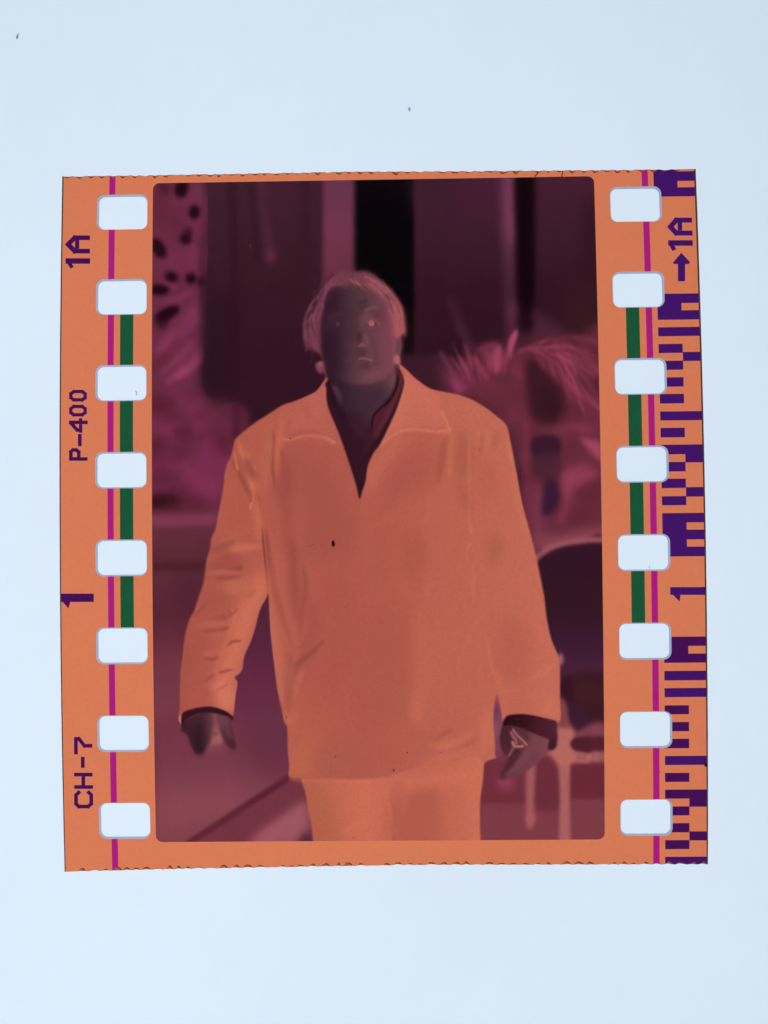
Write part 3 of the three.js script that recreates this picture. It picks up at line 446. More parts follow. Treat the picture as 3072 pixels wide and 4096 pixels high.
  fill(face, ramp(one(n, 330, 1000), one(n, 1330, 1040), [0, [50, 24, 38]], [0.19, [52, 26, 40]], [0.32, [66, 38, 50]], [0.46, [84, 51, 60]], [0.62, [99, 59, 69]], [0.8, [110, 62, 73]], [0.93, [120, 65, 78]], [1, [130, 72, 82]]), { blur: 8 });
  within(face, () => {
    fill(n([620, 340, 800, 310, 960, 400, 1000, 520, 950, 620, 840, 640, 720, 620]), [74, 48, 56], { blur: 26, a: 0.6 });
    fill(n([980, 400, 1150, 500, 1220, 640, 1180, 720, 1060, 560, 1000, 500]), [98, 60, 68], { blur: 20, a: 0.7 });
    line(n([840, 540, 900, 520, 950, 515]), 8, [54, 32, 44], { blur: 5, a: 0.7 });
    line(n([850, 480, 920, 470, 950, 455]), 6, [84, 56, 62], { blur: 4, a: 0.7 });
    line(n([860, 615, 900, 590, 950, 575]), 9, [62, 36, 48], { blur: 5, a: 0.7 });
    line(n([830, 400, 900, 390, 960, 410]), 5, [84, 54, 62], { blur: 4, a: 0.6 });
    line(n([440, 520, 470, 470, 520, 430]), 7, [70, 40, 52], { blur: 5, a: 0.6 });
    // right brow, eye
    line(n([930, 648, 970, 615, 1030, 600, 1105, 606]), 7, [130, 84, 88], { blur: 4, a: 0.75 });
    line(n([1100, 610, 1170, 650, 1190, 720]), 12, [100, 58, 68], { blur: 8, a: 0.6 });
    fill(n([1010, 690, 1080, 640, 1150, 700, 1160, 790, 1090, 750, 1010, 730]), [92, 50, 60], { blur: 10, a: 0.8 });
    fill(n([870, 760, 920, 690, 1000, 680, 1010, 740, 950, 800, 900, 880]), [122, 72, 82], { blur: 12, a: 0.6 });
    fill(n([950, 815, 985, 780, 1040, 772, 1095, 800, 1050, 838, 990, 842]), [84, 44, 54], { blur: 4, a: 0.9 });
    line(n([955, 800, 1000, 765, 1060, 766, 1110, 800, 1130, 832]), 4.5, [146, 90, 94], { blur: 2.5, a: 0.8 });
    spot(one(n, 1016, 810), 12, 11.5, [178, 100, 94], { blur: 2.5, a: 0.95 });
    spot(one(n, 1014, 812), 5, 5, [148, 80, 80], { blur: 2, a: 0.7 });
    line(n([1002, 790, 1010, 800]), 3, [96, 52, 58], { blur: 1.2, a: 0.7 });
    line(n([960, 850, 1020, 870, 1090, 850]), 7, [116, 68, 76], { blur: 5, a: 0.6 });
    line(n([1000, 900, 1060, 910, 1130, 870]), 10, [92, 52, 62], { blur: 8, a: 0.6 });
    // nose
    fill(n([690, 600, 780, 620, 820, 760, 840, 930, 820, 1020, 740, 1040, 700, 960, 700, 760]), [68, 42, 52], { blur: 16, a: 0.6 });
    fill(n([830, 950, 880, 940, 890, 1010, 860, 1060, 820, 1050]), [62, 34, 46], { blur: 8, a: 0.9 });
    line(n([905, 960, 955, 1000, 975, 1060, 940, 1105, 900, 1090, 850, 1110]), 5, [134, 80, 90], { blur: 4, a: 0.75 });
    line(n([850, 1112, 890, 1092, 920, 1092]), 6, [140, 86, 92], { blur: 4, a: 0.7 });
    fill(n([900, 980, 945, 1010, 955, 1060, 910, 1070]), [112, 66, 76], { blur: 6, a: 0.8 });
    line(n([600, 1090, 640, 1110, 700, 1100]), 7, [78, 46, 58], { blur: 5, a: 0.7 });
    // cheek lines and mouth
    fill(n([840, 1150, 900, 1160, 940, 1210, 880, 1255, 845, 1240]), [70, 40, 52], { blur: 9, a: 0.8 });
    line(n([990, 1020, 1060, 1120, 1080, 1230]), 10, [92, 54, 64], { blur: 8, a: 0.6 });
    line(n([1040, 1200, 1090, 1300, 1090, 1380]), 12, [90, 50, 60], { blur: 8, a: 0.65 });
    line(n([640, 1295, 720, 1300, 800, 1285, 850, 1280]), 4.5, [86, 54, 64], { blur: 2.5, a: 0.8 });
    line(n([846, 1280, 910, 1274, 960, 1284, 1015, 1302]), 4.2, [158, 104, 106], { blur: 2, a: 0.85 });
    line(n([870, 1260, 960, 1268, 1020, 1286]), 9, [116, 70, 78], { blur: 5, a: 0.5 });
    fill(n([850, 1305, 960, 1305, 1010, 1330, 940, 1380, 860, 1370]), [86, 52, 60], { blur: 9, a: 0.7 });
    spot(one(n, 930, 1385), 20, 9, [72, 42, 50], { blur: 7, a: 0.7 });
    fill(n([860, 1490, 980, 1480, 1120, 1450, 1240, 1370, 1290, 1400, 1200, 1520, 1000, 1590, 860, 1600]), [122, 66, 78], { blur: 18, a: 0.6 });
    line(n([960, 1520, 1060, 1470, 1150, 1440]), 8, [138, 80, 88], { blur: 6, a: 0.5 });
    fill(n([1180, 700, 1280, 760, 1320, 1000, 1330, 1280, 1250, 1400, 1200, 1150]), [120, 64, 78], { blur: 22, a: 0.6 });
    // shaded left side
    fill(n([420, 740, 560, 690, 560, 900, 480, 900, 430, 830]), [68, 38, 54], { blur: 14, a: 0.7 });
    fill(n([500, 815, 560, 790, 640, 815, 570, 850, 510, 840]), [52, 30, 42], { blur: 5, a: 0.9 });
    spot(one(n, 570, 818), 9, 9, [88, 50, 62], { blur: 3, a: 0.9 });
    line(n([440, 730, 500, 690, 640, 690]), 8, [76, 44, 58], { blur: 5, a: 0.7 });
    fill(n([350, 1000, 540, 1000, 580, 1480, 460, 1480, 390, 1300]), [48, 22, 37], { blur: 24, a: 0.6 });
  });
  // ears
  fill(n([1340, 1012, 1400, 1000, 1425, 1060, 1408, 1150, 1392, 1236, 1340, 1236, 1334, 1120]), [116, 66, 78], { blur: 5 });
  fill(n([1362, 1030, 1396, 1050, 1392, 1110, 1368, 1110]), [98, 52, 64], { blur: 4, a: 0.8 });
  fill(n([1345, 1120, 1400, 1120, 1392, 1220, 1345, 1220]), [106, 58, 72], { blur: 4, a: 0.7 });
  fill(n([1322, 1240, 1385, 1240, 1398, 1300, 1400, 1350, 1345, 1335, 1316, 1330]), [172, 96, 98], { blur: 4 });
  spot(one(n, 290, 1270), 13, 17, [44, 20, 32], { blur: 4 });
  fill(n([265, 1350, 310, 1320, 370, 1310, 385, 1400, 360, 1470, 310, 1465, 280, 1410]), [134, 70, 84], { blur: 4, a: 0.9 });
  spot(one(n, 338, 1350), 8, 10, [158, 90, 98], { blur: 4, a: 0.8 });
  fill(n([375, 1310, 400, 1400, 430, 1510, 440, 1560, 390, 1490, 360, 1440]), [116, 58, 72], { blur: 4, a: 0.8 });
  // hair: soft masses, then thin strands
  fill(n([1240, 600, 1330, 520, 1420, 620, 1450, 800, 1462, 930, 1420, 970, 1335, 1010, 1312, 900, 1290, 740]), [168, 88, 90], { blur: 14, a: 0.75 });
  fill(n([1000, 250, 1120, 330, 1230, 440, 1220, 520, 1120, 430, 1020, 340, 940, 280]), [146, 76, 84], { blur: 14, a: 0.75 });
  fill(n([190, 690, 300, 580, 340, 600, 325, 800, 320, 1000, 300, 1100, 220, 1120, 170, 1000, 160, 830]), [116, 58, 74], { blur: 12, a: 0.8 });
  fill(n([330, 600, 385, 480, 440, 390, 510, 330, 510, 210, 420, 300, 340, 440, 310, 560]), [128, 66, 80], { blur: 9, a: 0.8 });
  const strand = (p, w, col, al) => line(n(p), w, col, { blur: 1 + w * 0.3, a: al });
  const light = [[172, 94, 96], [152, 82, 90], [134, 70, 82], [180, 104, 98], [108, 54, 70]];
  for (let i = 0; i < 130; i++) {                       // combed over and down the right side
    const q0 = rnd() * 0.8, q1 = Math.min(1, q0 + 0.06 + rnd() * 0.14), deep = rnd() * 120 * (0.5 + q0 * 0.6);
    const at = (q) => { const t = q * Math.PI / 2; return [800 + (640 - deep) * Math.sin(t), 140 + deep * 0.9 + (800 - deep * 0.5) * (1 - Math.cos(t))]; };
    strand([...at(q0), ...at((q0 + q1) / 2), ...at(q1)], 1.5 + rnd() * 2.6, light[Math.floor(rnd() * 5)], 0.2 + 0.28 * rnd());
  }
  for (let i = 0; i < 45; i++) {                        // thin hair over the brow
    const x = 540 + rnd() * 460, y = 190 + rnd() * 110;
    strand([x, y, x + 30 + rnd() * 30, y + 22 + rnd() * 18, x + 70 + rnd() * 50, y + 60 + rnd() * 40], 1.4 + rnd() * 2.2, light[Math.floor(rnd() * 5)], 0.18 + 0.25 * rnd());
  }
  const side = [[138, 74, 86], [112, 56, 72], [96, 46, 62], [148, 84, 92], [84, 38, 54], [60, 27, 42]];
  for (let i = 0; i < 100; i++) {                       // left side, falling outwards
    const y0 = 300 + rnd() * 700, edge = y0 < 800 ? 112 + Math.pow((800 - y0) / 500, 1.35) * 290 : 112 + (y0 - 800) * 0.14, x0 = edge + rnd() * (y0 < 600 ? 90 : 190), lean = y0 < 700 ? -55 : 10;
    strand([x0, y0, x0 + lean * 0.5 + rnd() * 10, y0 + 50, x0 + lean + rnd() * 16, y0 + 90 + rnd() * 50], 1.5 + rnd() * 3, side[Math.floor(rnd() * 6)], 0.22 + 0.3 * rnd());
  }
  for (let i = 0; i < 46; i++) {
    const t = rnd() * Math.PI * 0.9 + 0.15, R = 1 + 0.02 * rnd(), x = 790 - 690 * Math.cos(t) * R, y = 850 - 735 * Math.sin(t) * R, dx = -Math.cos(t) * 40 * rnd(), dy = 40 + 60 * rnd();
    if (y < 900) strand([x, y, x + dx * 0.4, y + dy * 0.5, x + dx, y + dy], 1 + rnd() * 1.6, i % 3 ? [118, 60, 74] : [60, 26, 40], 0.3 + 0.3 * rnd());
  }
  for (let i = 0; i < 70; i++) {                        // loose hair standing off on the left
    const y0 = 430 + rnd() * 680, edge = y0 < 800 ? 112 + Math.pow((800 - y0) / 500, 1.35) * 290 : 112 + (y0 - 800) * 0.14, x0 = edge + 40 * rnd();
    strand([x0, y0, x0 - 14 - 16 * rnd(), y0 + 30 + 20 * rnd(), x0 - 6 - 30 * rnd(), y0 + 70 + 50 * rnd()], 1.2 + rnd() * 2.4, i % 4 ? [112, 56, 72] : [140, 78, 90], 0.3 + 0.4 * rnd());
  }
  for (const [x, y, rx, ry, t, al] of [[262, 545, 22, 9, -52, 0.75], [180, 700, 22, 7, -68, 0.7], [232, 640, 14, 5, -45, 0.6], [150, 850, 12, 5, -80, 0.5], [470, 380, 20, 7, -48, 0.6], [1235, 455, 16, 5, 48, 0.45], [200, 1130, 9, 6, 30, 0.6]])
    spot(one(n, x, y), rx, ry, [56, 25, 39], { blur: 4, a: al, turn: t });
  for (const [p, w, col, al] of [[[505, 160, 420, 240, 350, 350], 7, [60, 27, 42], 0.5], [[330, 420, 270, 500, 240, 560], 9, [66, 30, 46], 0.5], [[250, 500, 210, 570, 170, 660], 5, [132, 72, 88], 0.8], [[200, 640, 170, 720, 150, 800], 6, [62, 29, 44], 0.5], [[160, 700, 140, 780, 120, 860], 4, [120, 62, 80], 0.6], [[300, 560, 240, 620, 220, 660], 8, [62, 29, 44], 0.45], [[510, 340, 450, 400, 410, 470], 6, [62, 32, 46], 0.7], [[360, 540, 370, 580, 375, 610], 4, [156, 92, 100], 0.7], [[215, 1110, 240, 1100, 300, 1100, 305, 1190], 6, [124, 70, 82], 0.6], [[235, 1160, 220, 1260, 210, 1330, 150, 1390], 3, [84, 40, 60], 0.5], [[240, 1180, 225, 1300, 180, 1360], 3, [78, 36, 56], 0.5], [[1420, 940, 1460, 960, 1478, 1000], 4, [130, 70, 84], 0.7], [[1440, 960, 1425, 1060, 1440, 1150, 1432, 1270], 3, [96, 50, 78], 0.5], [[1430, 980, 1450, 1080, 1420, 1180], 3, [84, 42, 70], 0.5], [[1435, 965, 1430, 1010, 1420, 1050], 6, [50, 22, 36], 0.6], [[800, 245, 850, 300], 5, [172, 98, 96], 0.6], [[980, 270, 1080, 340, 1150, 420], 6, [172, 94, 92], 0.5], [[1200, 440, 1250, 500, 1290, 600], 6, [118, 60, 74], 0.5], [[1060, 190, 1120, 240, 1190, 310], 4, [84, 40, 56], 0.5]])
    strand(p, w, col, al);

  // hands
  fill(k([62, 440, 130, 398, 240, 372, 312, 384, 300, 440, 278, 500, 262, 580, 220, 652, 180, 680, 145, 662, 112, 592, 86, 530, 46, 505, 50, 470]), ramp(one(k, 80, 500), one(k, 300, 480), [0, [60, 29, 40]], [0.5, [58, 28, 39]], [0.8, [84, 48, 58]], [1, [108, 64, 70]]), { blur: 4 });
  fill(k([290, 380, 330, 380, 335, 480, 350, 560, 330, 610, 270, 620, 268, 560, 282, 490]), [124, 72, 76], { blur: 7 });
  fill(k([262, 590, 330, 590, 370, 610, 360, 650, 290, 670, 230, 668]), [128, 68, 76], { blur: 10, a: 0.8 });
  fill(k([288, 540, 330, 530, 350, 570, 340, 600, 290, 605, 270, 590]), [148, 88, 86], { blur: 6 });
  fill(k([282, 480, 318, 470, 326, 520, 290, 530]), [134, 78, 82], { blur: 5, a: 0.8 });
  spot(one(k, 300, 528), 8, 9, [104, 54, 64], { blur: 5, a: 0.5 });
  line(k([290, 500, 320, 510, 315, 560]), 7, [160, 96, 90], { blur: 4, a: 0.7 });
  fill(k([308, 388, 360, 386, 412, 402, 420, 470, 436, 560, 452, 622, 436, 642, 408, 632, 372, 590, 346, 530, 328, 460]), ramp(one(k, 320, 450), one(k, 430, 600), [0, [104, 60, 68]], [0.4, [88, 48, 58]], [1, [72, 32, 46]]), { blur: 4 });
  line(k([372, 410, 385, 480, 410, 560]), 12, [104, 60, 66], { blur: 6, a: 0.7 });
  line(k([130, 430, 190, 420, 240, 440]), 14, [78, 42, 52], { blur: 8, a: 0.5 });
  line(k([180, 500, 170, 590, 180, 650]), 30, [46, 21, 32], { blur: 12, a: 0.7 });
  fill(k([54, 378, 130, 345, 190, 333, 250, 328, 310, 338, 375, 362, 424, 398, 422, 428, 384, 398, 310, 378, 240, 368, 150, 386, 90, 424, 50, 470]), [50, 17, 31], { blur: 3 });
  line(k([70, 440, 120, 402, 190, 382]), 5, [104, 56, 66], { blur: 3, a: 0.6 });
  fill(w([258, 430, 380, 415, 520, 450, 700, 520, 880, 590, 1045, 655, 1012, 760, 980, 880, 840, 1020, 700, 1150, 560, 1230, 380, 1280, 230, 1325, 215, 1260, 300, 1100, 362, 930, 330, 895, 290, 890, 240, 800, 206, 650, 225, 530]), ramp(one(w, 330, 600), one(w, 1000, 800), [0, [80, 42, 52]], [0.3, [98, 52, 62]], [0.6, [116, 62, 72]], [1, [124, 68, 76]]), { blur: 4 });
  fill(w([250, 450, 370, 420, 410, 470, 390, 620, 400, 720, 360, 880, 300, 895, 246, 800, 212, 650, 230, 530]), [72, 33, 43], { blur: 6 });
  line(w([300, 760, 330, 860]), 12, [92, 48, 58], { blur: 5, a: 0.6 });
  fill(w([515, 455, 620, 500, 690, 600, 690, 700, 640, 690, 560, 590]), [78, 42, 54], { blur: 9, a: 0.9 });
  fill(w([430, 820, 520, 800, 580, 830, 500, 960, 400, 1120, 300, 1220, 225, 1280, 280, 1130, 370, 960]), [74, 34, 46], { blur: 8 });
  line(w([640, 880, 560, 1020, 430, 1160, 330, 1240]), 14, [128, 70, 78], { blur: 7, a: 0.7 });
  line(w([780, 880, 700, 1040, 580, 1150]), 16, [110, 56, 66], { blur: 8, a: 0.7 });
  line(w([860, 900, 760, 1040]), 9, [104, 52, 62], { blur: 6, a: 0.6 });
  line(w([390, 540, 430, 610, 470, 660, 480, 720]), 11, [160, 94, 94], { blur: 3, a: 0.9 });
  line(w([425, 490, 470, 560, 560, 650, 650, 740]), 7, [178, 110, 108], { blur: 2.5, a: 0.95 });
  line(w([415, 700, 440, 760, 500, 775, 585, 768]), 10, [180, 110, 106], { blur: 2.5, a: 0.95 });
  line(w([440, 780, 400, 850, 362, 920]), 7, [152, 92, 94], { blur: 3, a: 0.85 });
  fill(w([500, 610, 540, 680, 560, 730, 510, 730]), [104, 52, 62], { blur: 3, a: 0.8 });
  fill(w([258, 440, 265, 350, 320, 272, 440, 248, 600, 240, 760, 265, 1000, 315, 1142, 350, 1146, 520, 1166, 620, 1130, 780, 1070, 832, 1010, 800, 1046, 662, 880, 590, 700, 520, 500, 440, 380, 414]), ramp(one(w, 270, 350), one(w, 1150, 500), [0, [42, 13, 20]], [0.4, [54, 17, 25]], [0.62, [70, 25, 37]], [1, [80, 32, 46]]), { blur: 3, sharp: true });
  fill(w([1050, 670, 1120, 660, 1130, 770, 1060, 810, 1020, 790]), [58, 22, 36], { blur: 6, a: 0.9 });

  // grain and conversion: the colour seen on the lit table, divided by the table's own light, is what the dye lets through
  const img = g.getImageData(0, 0, W, H).data, out = new Uint8Array(W * H * 4), table = new Float32Array(256);
  for (let i = 0; i < 256; i++) table[i] = lin(i);
  const grain = rng(5), enc = new Uint8Array(4097);
  for (let i = 0; i <= 4096; i++) { const x = i / 4096; enc[i] = Math.round(255 * (x <= 0.0031308 ? 12.92 * x : 1.055 * Math.pow(x, 1 / 2.4) - 0.055)); }
  // fine and coarse grain
  const gw = 300, coarse = new Float32Array(gw * gw * 2), r2 = rng(8);
  for (let i = 0; i < coarse.length; i++) coarse[i] = r2() - 0.5;
  for (let y = 0; y < H; y++) for (let x = 0; x < W; x++) {
    const i = (y * W + x) * 4, o = ((H - 1 - y) * W + x) * 4, cg = coarse[(((y >> 2) * 331 + (x >> 2) * 7) % coarse.length)], fg = grain() - 0.5;
    const m = 1 + 0.05 * cg + 0.07 * fg;
    for (let ch = 0; ch < 3; ch++) out[o + ch] = enc[Math.min(4096, Math.max(0, Math.round(4096 * table[img[i + ch]] * m / BACKLIGHT[ch])))];
    out[o + 3] = 255;
  }
  const t = new THREE.DataTexture(out, W, H);
  t.colorSpace = THREE.SRGBColorSpace; t.magFilter = t.minFilter = THREE.LinearFilter; t.needsUpdate = true;
  return t;
}

// ---------- light table ----------
const table = new THREE.Group();
table.name = 'light_table';
tag(table, 'plain white glowing light table surface under the orange film', 'light table');
table.position.set(TABLE.x * MM, 0, TABLE.z * MM);
scene.add(table);
function slab(name, w, h, d, y, material) { const m = shadowed(new THREE.Mesh(new THREE.BoxGeometry(w * MM, d * MM, h * MM), material)); m.name = name; m.position.y = y * MM; table.add(m); return m; }
{
  const opal = new THREE.MeshPhysicalMaterial({ name: 'opal acrylic', color: new THREE.Color().setRGB(0.93, 0.935, 0.94), roughness: 1, transmission: 0.7, thickness: 0, specularIntensity: 0.3, map: cloudy(512, 40, [[7, 1], [19, 0.7], [61, 0.4], [256, 0.3]], 249, 7), side: THREE.DoubleSide });
  const sheet = shadowed(new THREE.Mesh(new THREE.PlaneGeometry(TABLE.w * MM, TABLE.h * MM).rotateX(-Math.PI / 2), opal));
  sheet.name = 'opal_diffuser'; table.add(sheet);
  const glow = new THREE.MeshStandardMaterial({ name: 'led panel', color: 0xffffff, roughness: 0.9, emissive: new THREE.Color().setRGB(0.742, 0.872, 1), emissiveIntensity: 0.12 });
  slab('lamp_panel', TABLE.w, TABLE.h, 1, -TABLE.gap - 0.5, glow);
  const body = new THREE.MeshStandardMaterial({ name: 'grey metal tray', color: new THREE.Color().setRGB(0.2, 0.2, 0.21), roughness: 0.6 });
  slab('bottom_plate', TABLE.w + 8, TABLE.h + 8, 2, -TABLE.gap - 2.1, body);
  for (const s of [-1, 1]) {
    slab('side_rail', 4, TABLE.h + 8, TABLE.gap + 1, -TABLE.gap / 2 - 0.52, body).position.x = s * (TABLE.w / 2 + 2.02) * MM;
    slab('end_rail', TABLE.w, 4, TABLE.gap + 1, -TABLE.gap / 2 - 0.52, body).position.z = s * (TABLE.h / 2 + 2.02) * MM;
  }
}

// ---------- the film ----------
function cloudy(n, seed, scales, base, amount) {         // grey map of layered value noise that tiles
  const data = new Uint8Array(n * n * 4), sum = new Float32Array(n * n);
  scales.forEach(([cells, share], k) => {
    const r = rng(seed + k), v = Float32Array.from({ length: cells * cells }, () => r() - 0.5);
    for (let y = 0; y < n; y++) for (let x = 0; x < n; x++) {
      const fx = x / n * cells, fy = y / n * cells, ix = Math.floor(fx), iy = Math.floor(fy), sx = fx - ix, sy = fy - iy, tx = sx * sx * (3 - 2 * sx), ty = sy * sy * (3 - 2 * sy);
      const at = (i, j) => v[((iy + j) % cells) * cells + (ix + i) % cells];
      sum[y * n + x] += share * ((at(0, 0) * (1 - tx) + at(1, 0) * tx) * (1 - ty) + (at(0, 1) * (1 - tx) + at(1, 1) * tx) * ty);
    }
  });
  for (let i = 0; i < n * n; i++) { const k = Math.max(0, Math.min(255, Math.round(base + amount * sum[i]))); data.set([k, k, k, 255], i * 4); }
  const t = new THREE.DataTexture(data, n, n);
  t.wrapS = t.wrapT = THREE.RepeatWrapping; t.magFilter = t.minFilter = THREE.LinearFilter; t.needsUpdate = true;
  return t;
}
const grainMap = cloudy(512, 3, [[256, 1], [96, 0.6], [12, 0.4]], 246, 9);
grainMap.repeat.set(1.6, 2.3);
const filmMaterial = (name, color, extra = {}) => new THREE.MeshPhysicalMaterial({ name, color, roughness: 0.16, transmission: 1, thickness: 0, ior: 1.48, specularIntensity: 0.4, map: grainMap, side: THREE.DoubleSide, ...extra });
const ORANGE = filmMaterial('orange film mask', dye(214, 122, 86));
const PURPLE = filmMaterial('violet edge print', dye(66, 20, 102));
const DARKPURPLE = filmMaterial('plum edge print', dye(68, 16, 84));
const MAGENTA = filmMaterial('magenta edge line', dye(170, 28, 125));
const GREEN = filmMaterial('green edge line', dye(25, 84, 54));
const BURR = filmMaterial('bruised film', dye(168, 92, 54));
const CRACK = filmMaterial('split film', dye(70, 30, 16));
const CREASE = filmMaterial('creased film', dye(118, 60, 34));

// outline: straight long sides, ragged cut ends
const ragged = rng(21);
const topAt = (u) => { const p = [[-17.41, -18.717], [-12.545, -18.708], [-1.503, -18.723], [7.416, -18.631], [17.42, -18.549]]; return lerpAt(p, u); };
const endAt = (u) => { const p = [[-17.39, 19.403], [-11.372, 19.299], [0.829, 19.146], [10.258, 19.171], [17.39, 19.197]]; return lerpAt(p, u); };
function lerpAt(p, u) { for (let i = 0; i + 1 < p.length; i++) if (u <= p[i + 1][0] || i + 2 === p.length) { const t = (u - p[i][0]) / (p[i + 1][0] - p[i][0]); return p[i][1] + (p[i + 1][1] - p[i][1]) * t; } }
const outline = [], burrs = [];
function cutEnd(atV, sign, u0, u1, pitch) {             // a row of small bites with bruised film behind each
  const pts = [];
  let u = u0;
  const dir = Math.sign(u1 - u0);
  while ((u1 - u) * dir > pitch * 1.3) {
    const w = pitch * (0.75 + 0.5 * ragged()), deep = 0.015 + 0.045 * ragged();
    for (let k = 0; k < 5; k++) { const q = u + dir * w * k / 5; pts.push([q, atV(q) - sign * deep * Math.sin(Math.PI * k / 5) * (0.7 + 0.5 * ragged())]); }
    if (ragged() < 0.86) {
      const a = u + dir * w * (0.05 + 0.15 * ragged()), b = u + dir * w * (0.6 + 0.35 * ragged()), tall = 0.1 + 0.12 * ragged(), lean = (ragged() - 0.5) * 0.1, arc = [];
      for (let k = 0; k <= 6; k++) { const t = k / 6, q = a + (b - a) * t; arc.push([q + lean * Math.sin(Math.PI * t), atV(q) - sign * tall * Math.pow(Math.sin(Math.PI * t), 0.8) * (0.85 + 0.3 * ragged())]); }
      arc.push([b, atV(b) + sign * 0.1], [a, atV(a) + sign * 0.1]);
      const inner = arc.slice(0, 7).map(([q, v], k) => [q + dir * 0.05, v + sign * (0.045 + 0.02 * ragged())]);
      burrs.push({ arc, crease: [...arc.slice(0, 7), ...inner.reverse()] });
    }
    u += dir * w;
  }
  pts.push([u1, atV(u1)]);
  return pts;
}
outline.push(...cutEnd(topAt, -1, -17.41, 17.42, 0.62));
for (let i = 1; i < 60; i++) outline.push([17.42 - 0.03 * i / 60 + 0.006 * (ragged() - 0.5), -18.549 + (19.197 + 18.549) * i / 60]);
outline.push(...cutEnd(endAt, 1, 17.39, -17.39, 0.62));
for (let i = 1; i < 60; i++) outline.push([-17.39 - 0.02 * i / 60 + 0.006 * (ragged() - 0.5), 19.403 + (-18.717 - 19.403) * i / 60]);

const holes = [];
for (const s of [-1, 1]) for (let i = 0; i < 8; i++) { const u = s * 14.085 + (s < 0 ? 0.03 : 0.01), v = (i - 3.5) * 4.75; holes.push(rounded(u - 1.4, v - 0.99, u + 1.4, v + 0.99, 0.42)); }

region('film_base', [outline], ORANGE, 'orange film base with two rows of square perforations');
const pictureMaterial = filmMaterial('exposed emulsion', new THREE.Color(1, 1, 1), { map: paintPicture() });
region('picture', [rounded(FRAME.u0, FRAME.v0, FRAME.u1, FRAME.v1, 0.36)], pictureMaterial, 'reversed-colour portrait of a standing person in a jacket');
// edge lines, between the perforations
const rowV = (i) => (i - 3.5) * 4.75;
for (let i = -1; i < 8; i++) {
  const v0 = i < 0 ? -19.5 : rowV(i) + 0.9, v1 = i > 6 ? 20 : rowV(i + 1) - 0.9;
  const clipTop = Math.max(v0, -18.72), clipEnd = Math.min(v1, 19.3);
  region('magenta_line', [rect(-14.79, Math.max(clipTop, -18.7), -14.455, clipEnd + (i > 6 ? 0.05 : 0))], MAGENTA);
  region('magenta_line', [rect(14.46, Math.max(clipTop, -18.57), 14.8, Math.min(clipEnd, 19.18))], MAGENTA);
  if (i >= 1 && i <= 4) {
    region('green_line', [rect(-14.115, v0, -13.395, v1)], GREEN);
    region('green_line', [rect(13.39, v0, 14.11, v1)], GREEN);
  }
}
// bar code along the right edge: [v0, v1, track] with track b = both, i = inner, o = outer
const XL = 15.1, XM = 16.395, XR = 17.6;
for (const [v0, v1, track] of [[-18.577, -17.022, 'i'], [-18.434, -17.887, 'o'], [-17.531, -17.022, 'o'], [-11.618, -10.188, 'i'], [-11.618, -11.096, 'o'], [-10.699, -10.188, 'o'], [-9.782, -9.288, 'b'], [-8.868, -8.375, 'i'], [-8.417, -7.925, 'o'], [-7.949, -7.457, 'i'], [-7.05, -6.539, 'i'], [-6.147, -5.632, 'i'], [-5.202, -4.713, 'b'], [-4.312, -3.8, 'i'], [-3.405, -2.883, 'i'], [-3.405, -2.436, 'o'], [-2.47, -1.959, 'i'], [-1.57, -1.069, 'i'], [-1.108, -0.598, 'o'], [-0.632, -0.146, 'i'],
  [0.276, 2.602, 'i'], [0.276, 0.785, 'o'], [1.173, 1.696, 'o'], [2.084, 2.602, 'o'], [6.899, 8.294, 'i'], [6.899, 7.398, 'o'], [7.809, 8.294, 'o'], [8.73, 9.239, 'b'], [9.652, 10.137, 'b'], [10.574, 11.06, 'i'], [11.475, 11.971, 'i'], [12.375, 12.886, 'i'], [13.301, 13.788, 'b'], [14.213, 14.702, 'i'], [15.117, 15.607, 'i'], [15.117, 16.052, 'o'], [16.028, 16.518, 'i'], [16.936, 17.437, 'i'], [17.388, 17.88, 'o'], [17.855, 18.348, 'i'], [18.767, 19.5, 'b']])
  region('code_bar', [rect(track === 'o' ? XM : XL, v0, track === 'i' ? XM : XR, v1)], v0 > 6 && track !== 'b' ? DARKPURPLE : PURPLE, null, ['bar_code', 'violet bar code along the right border']);
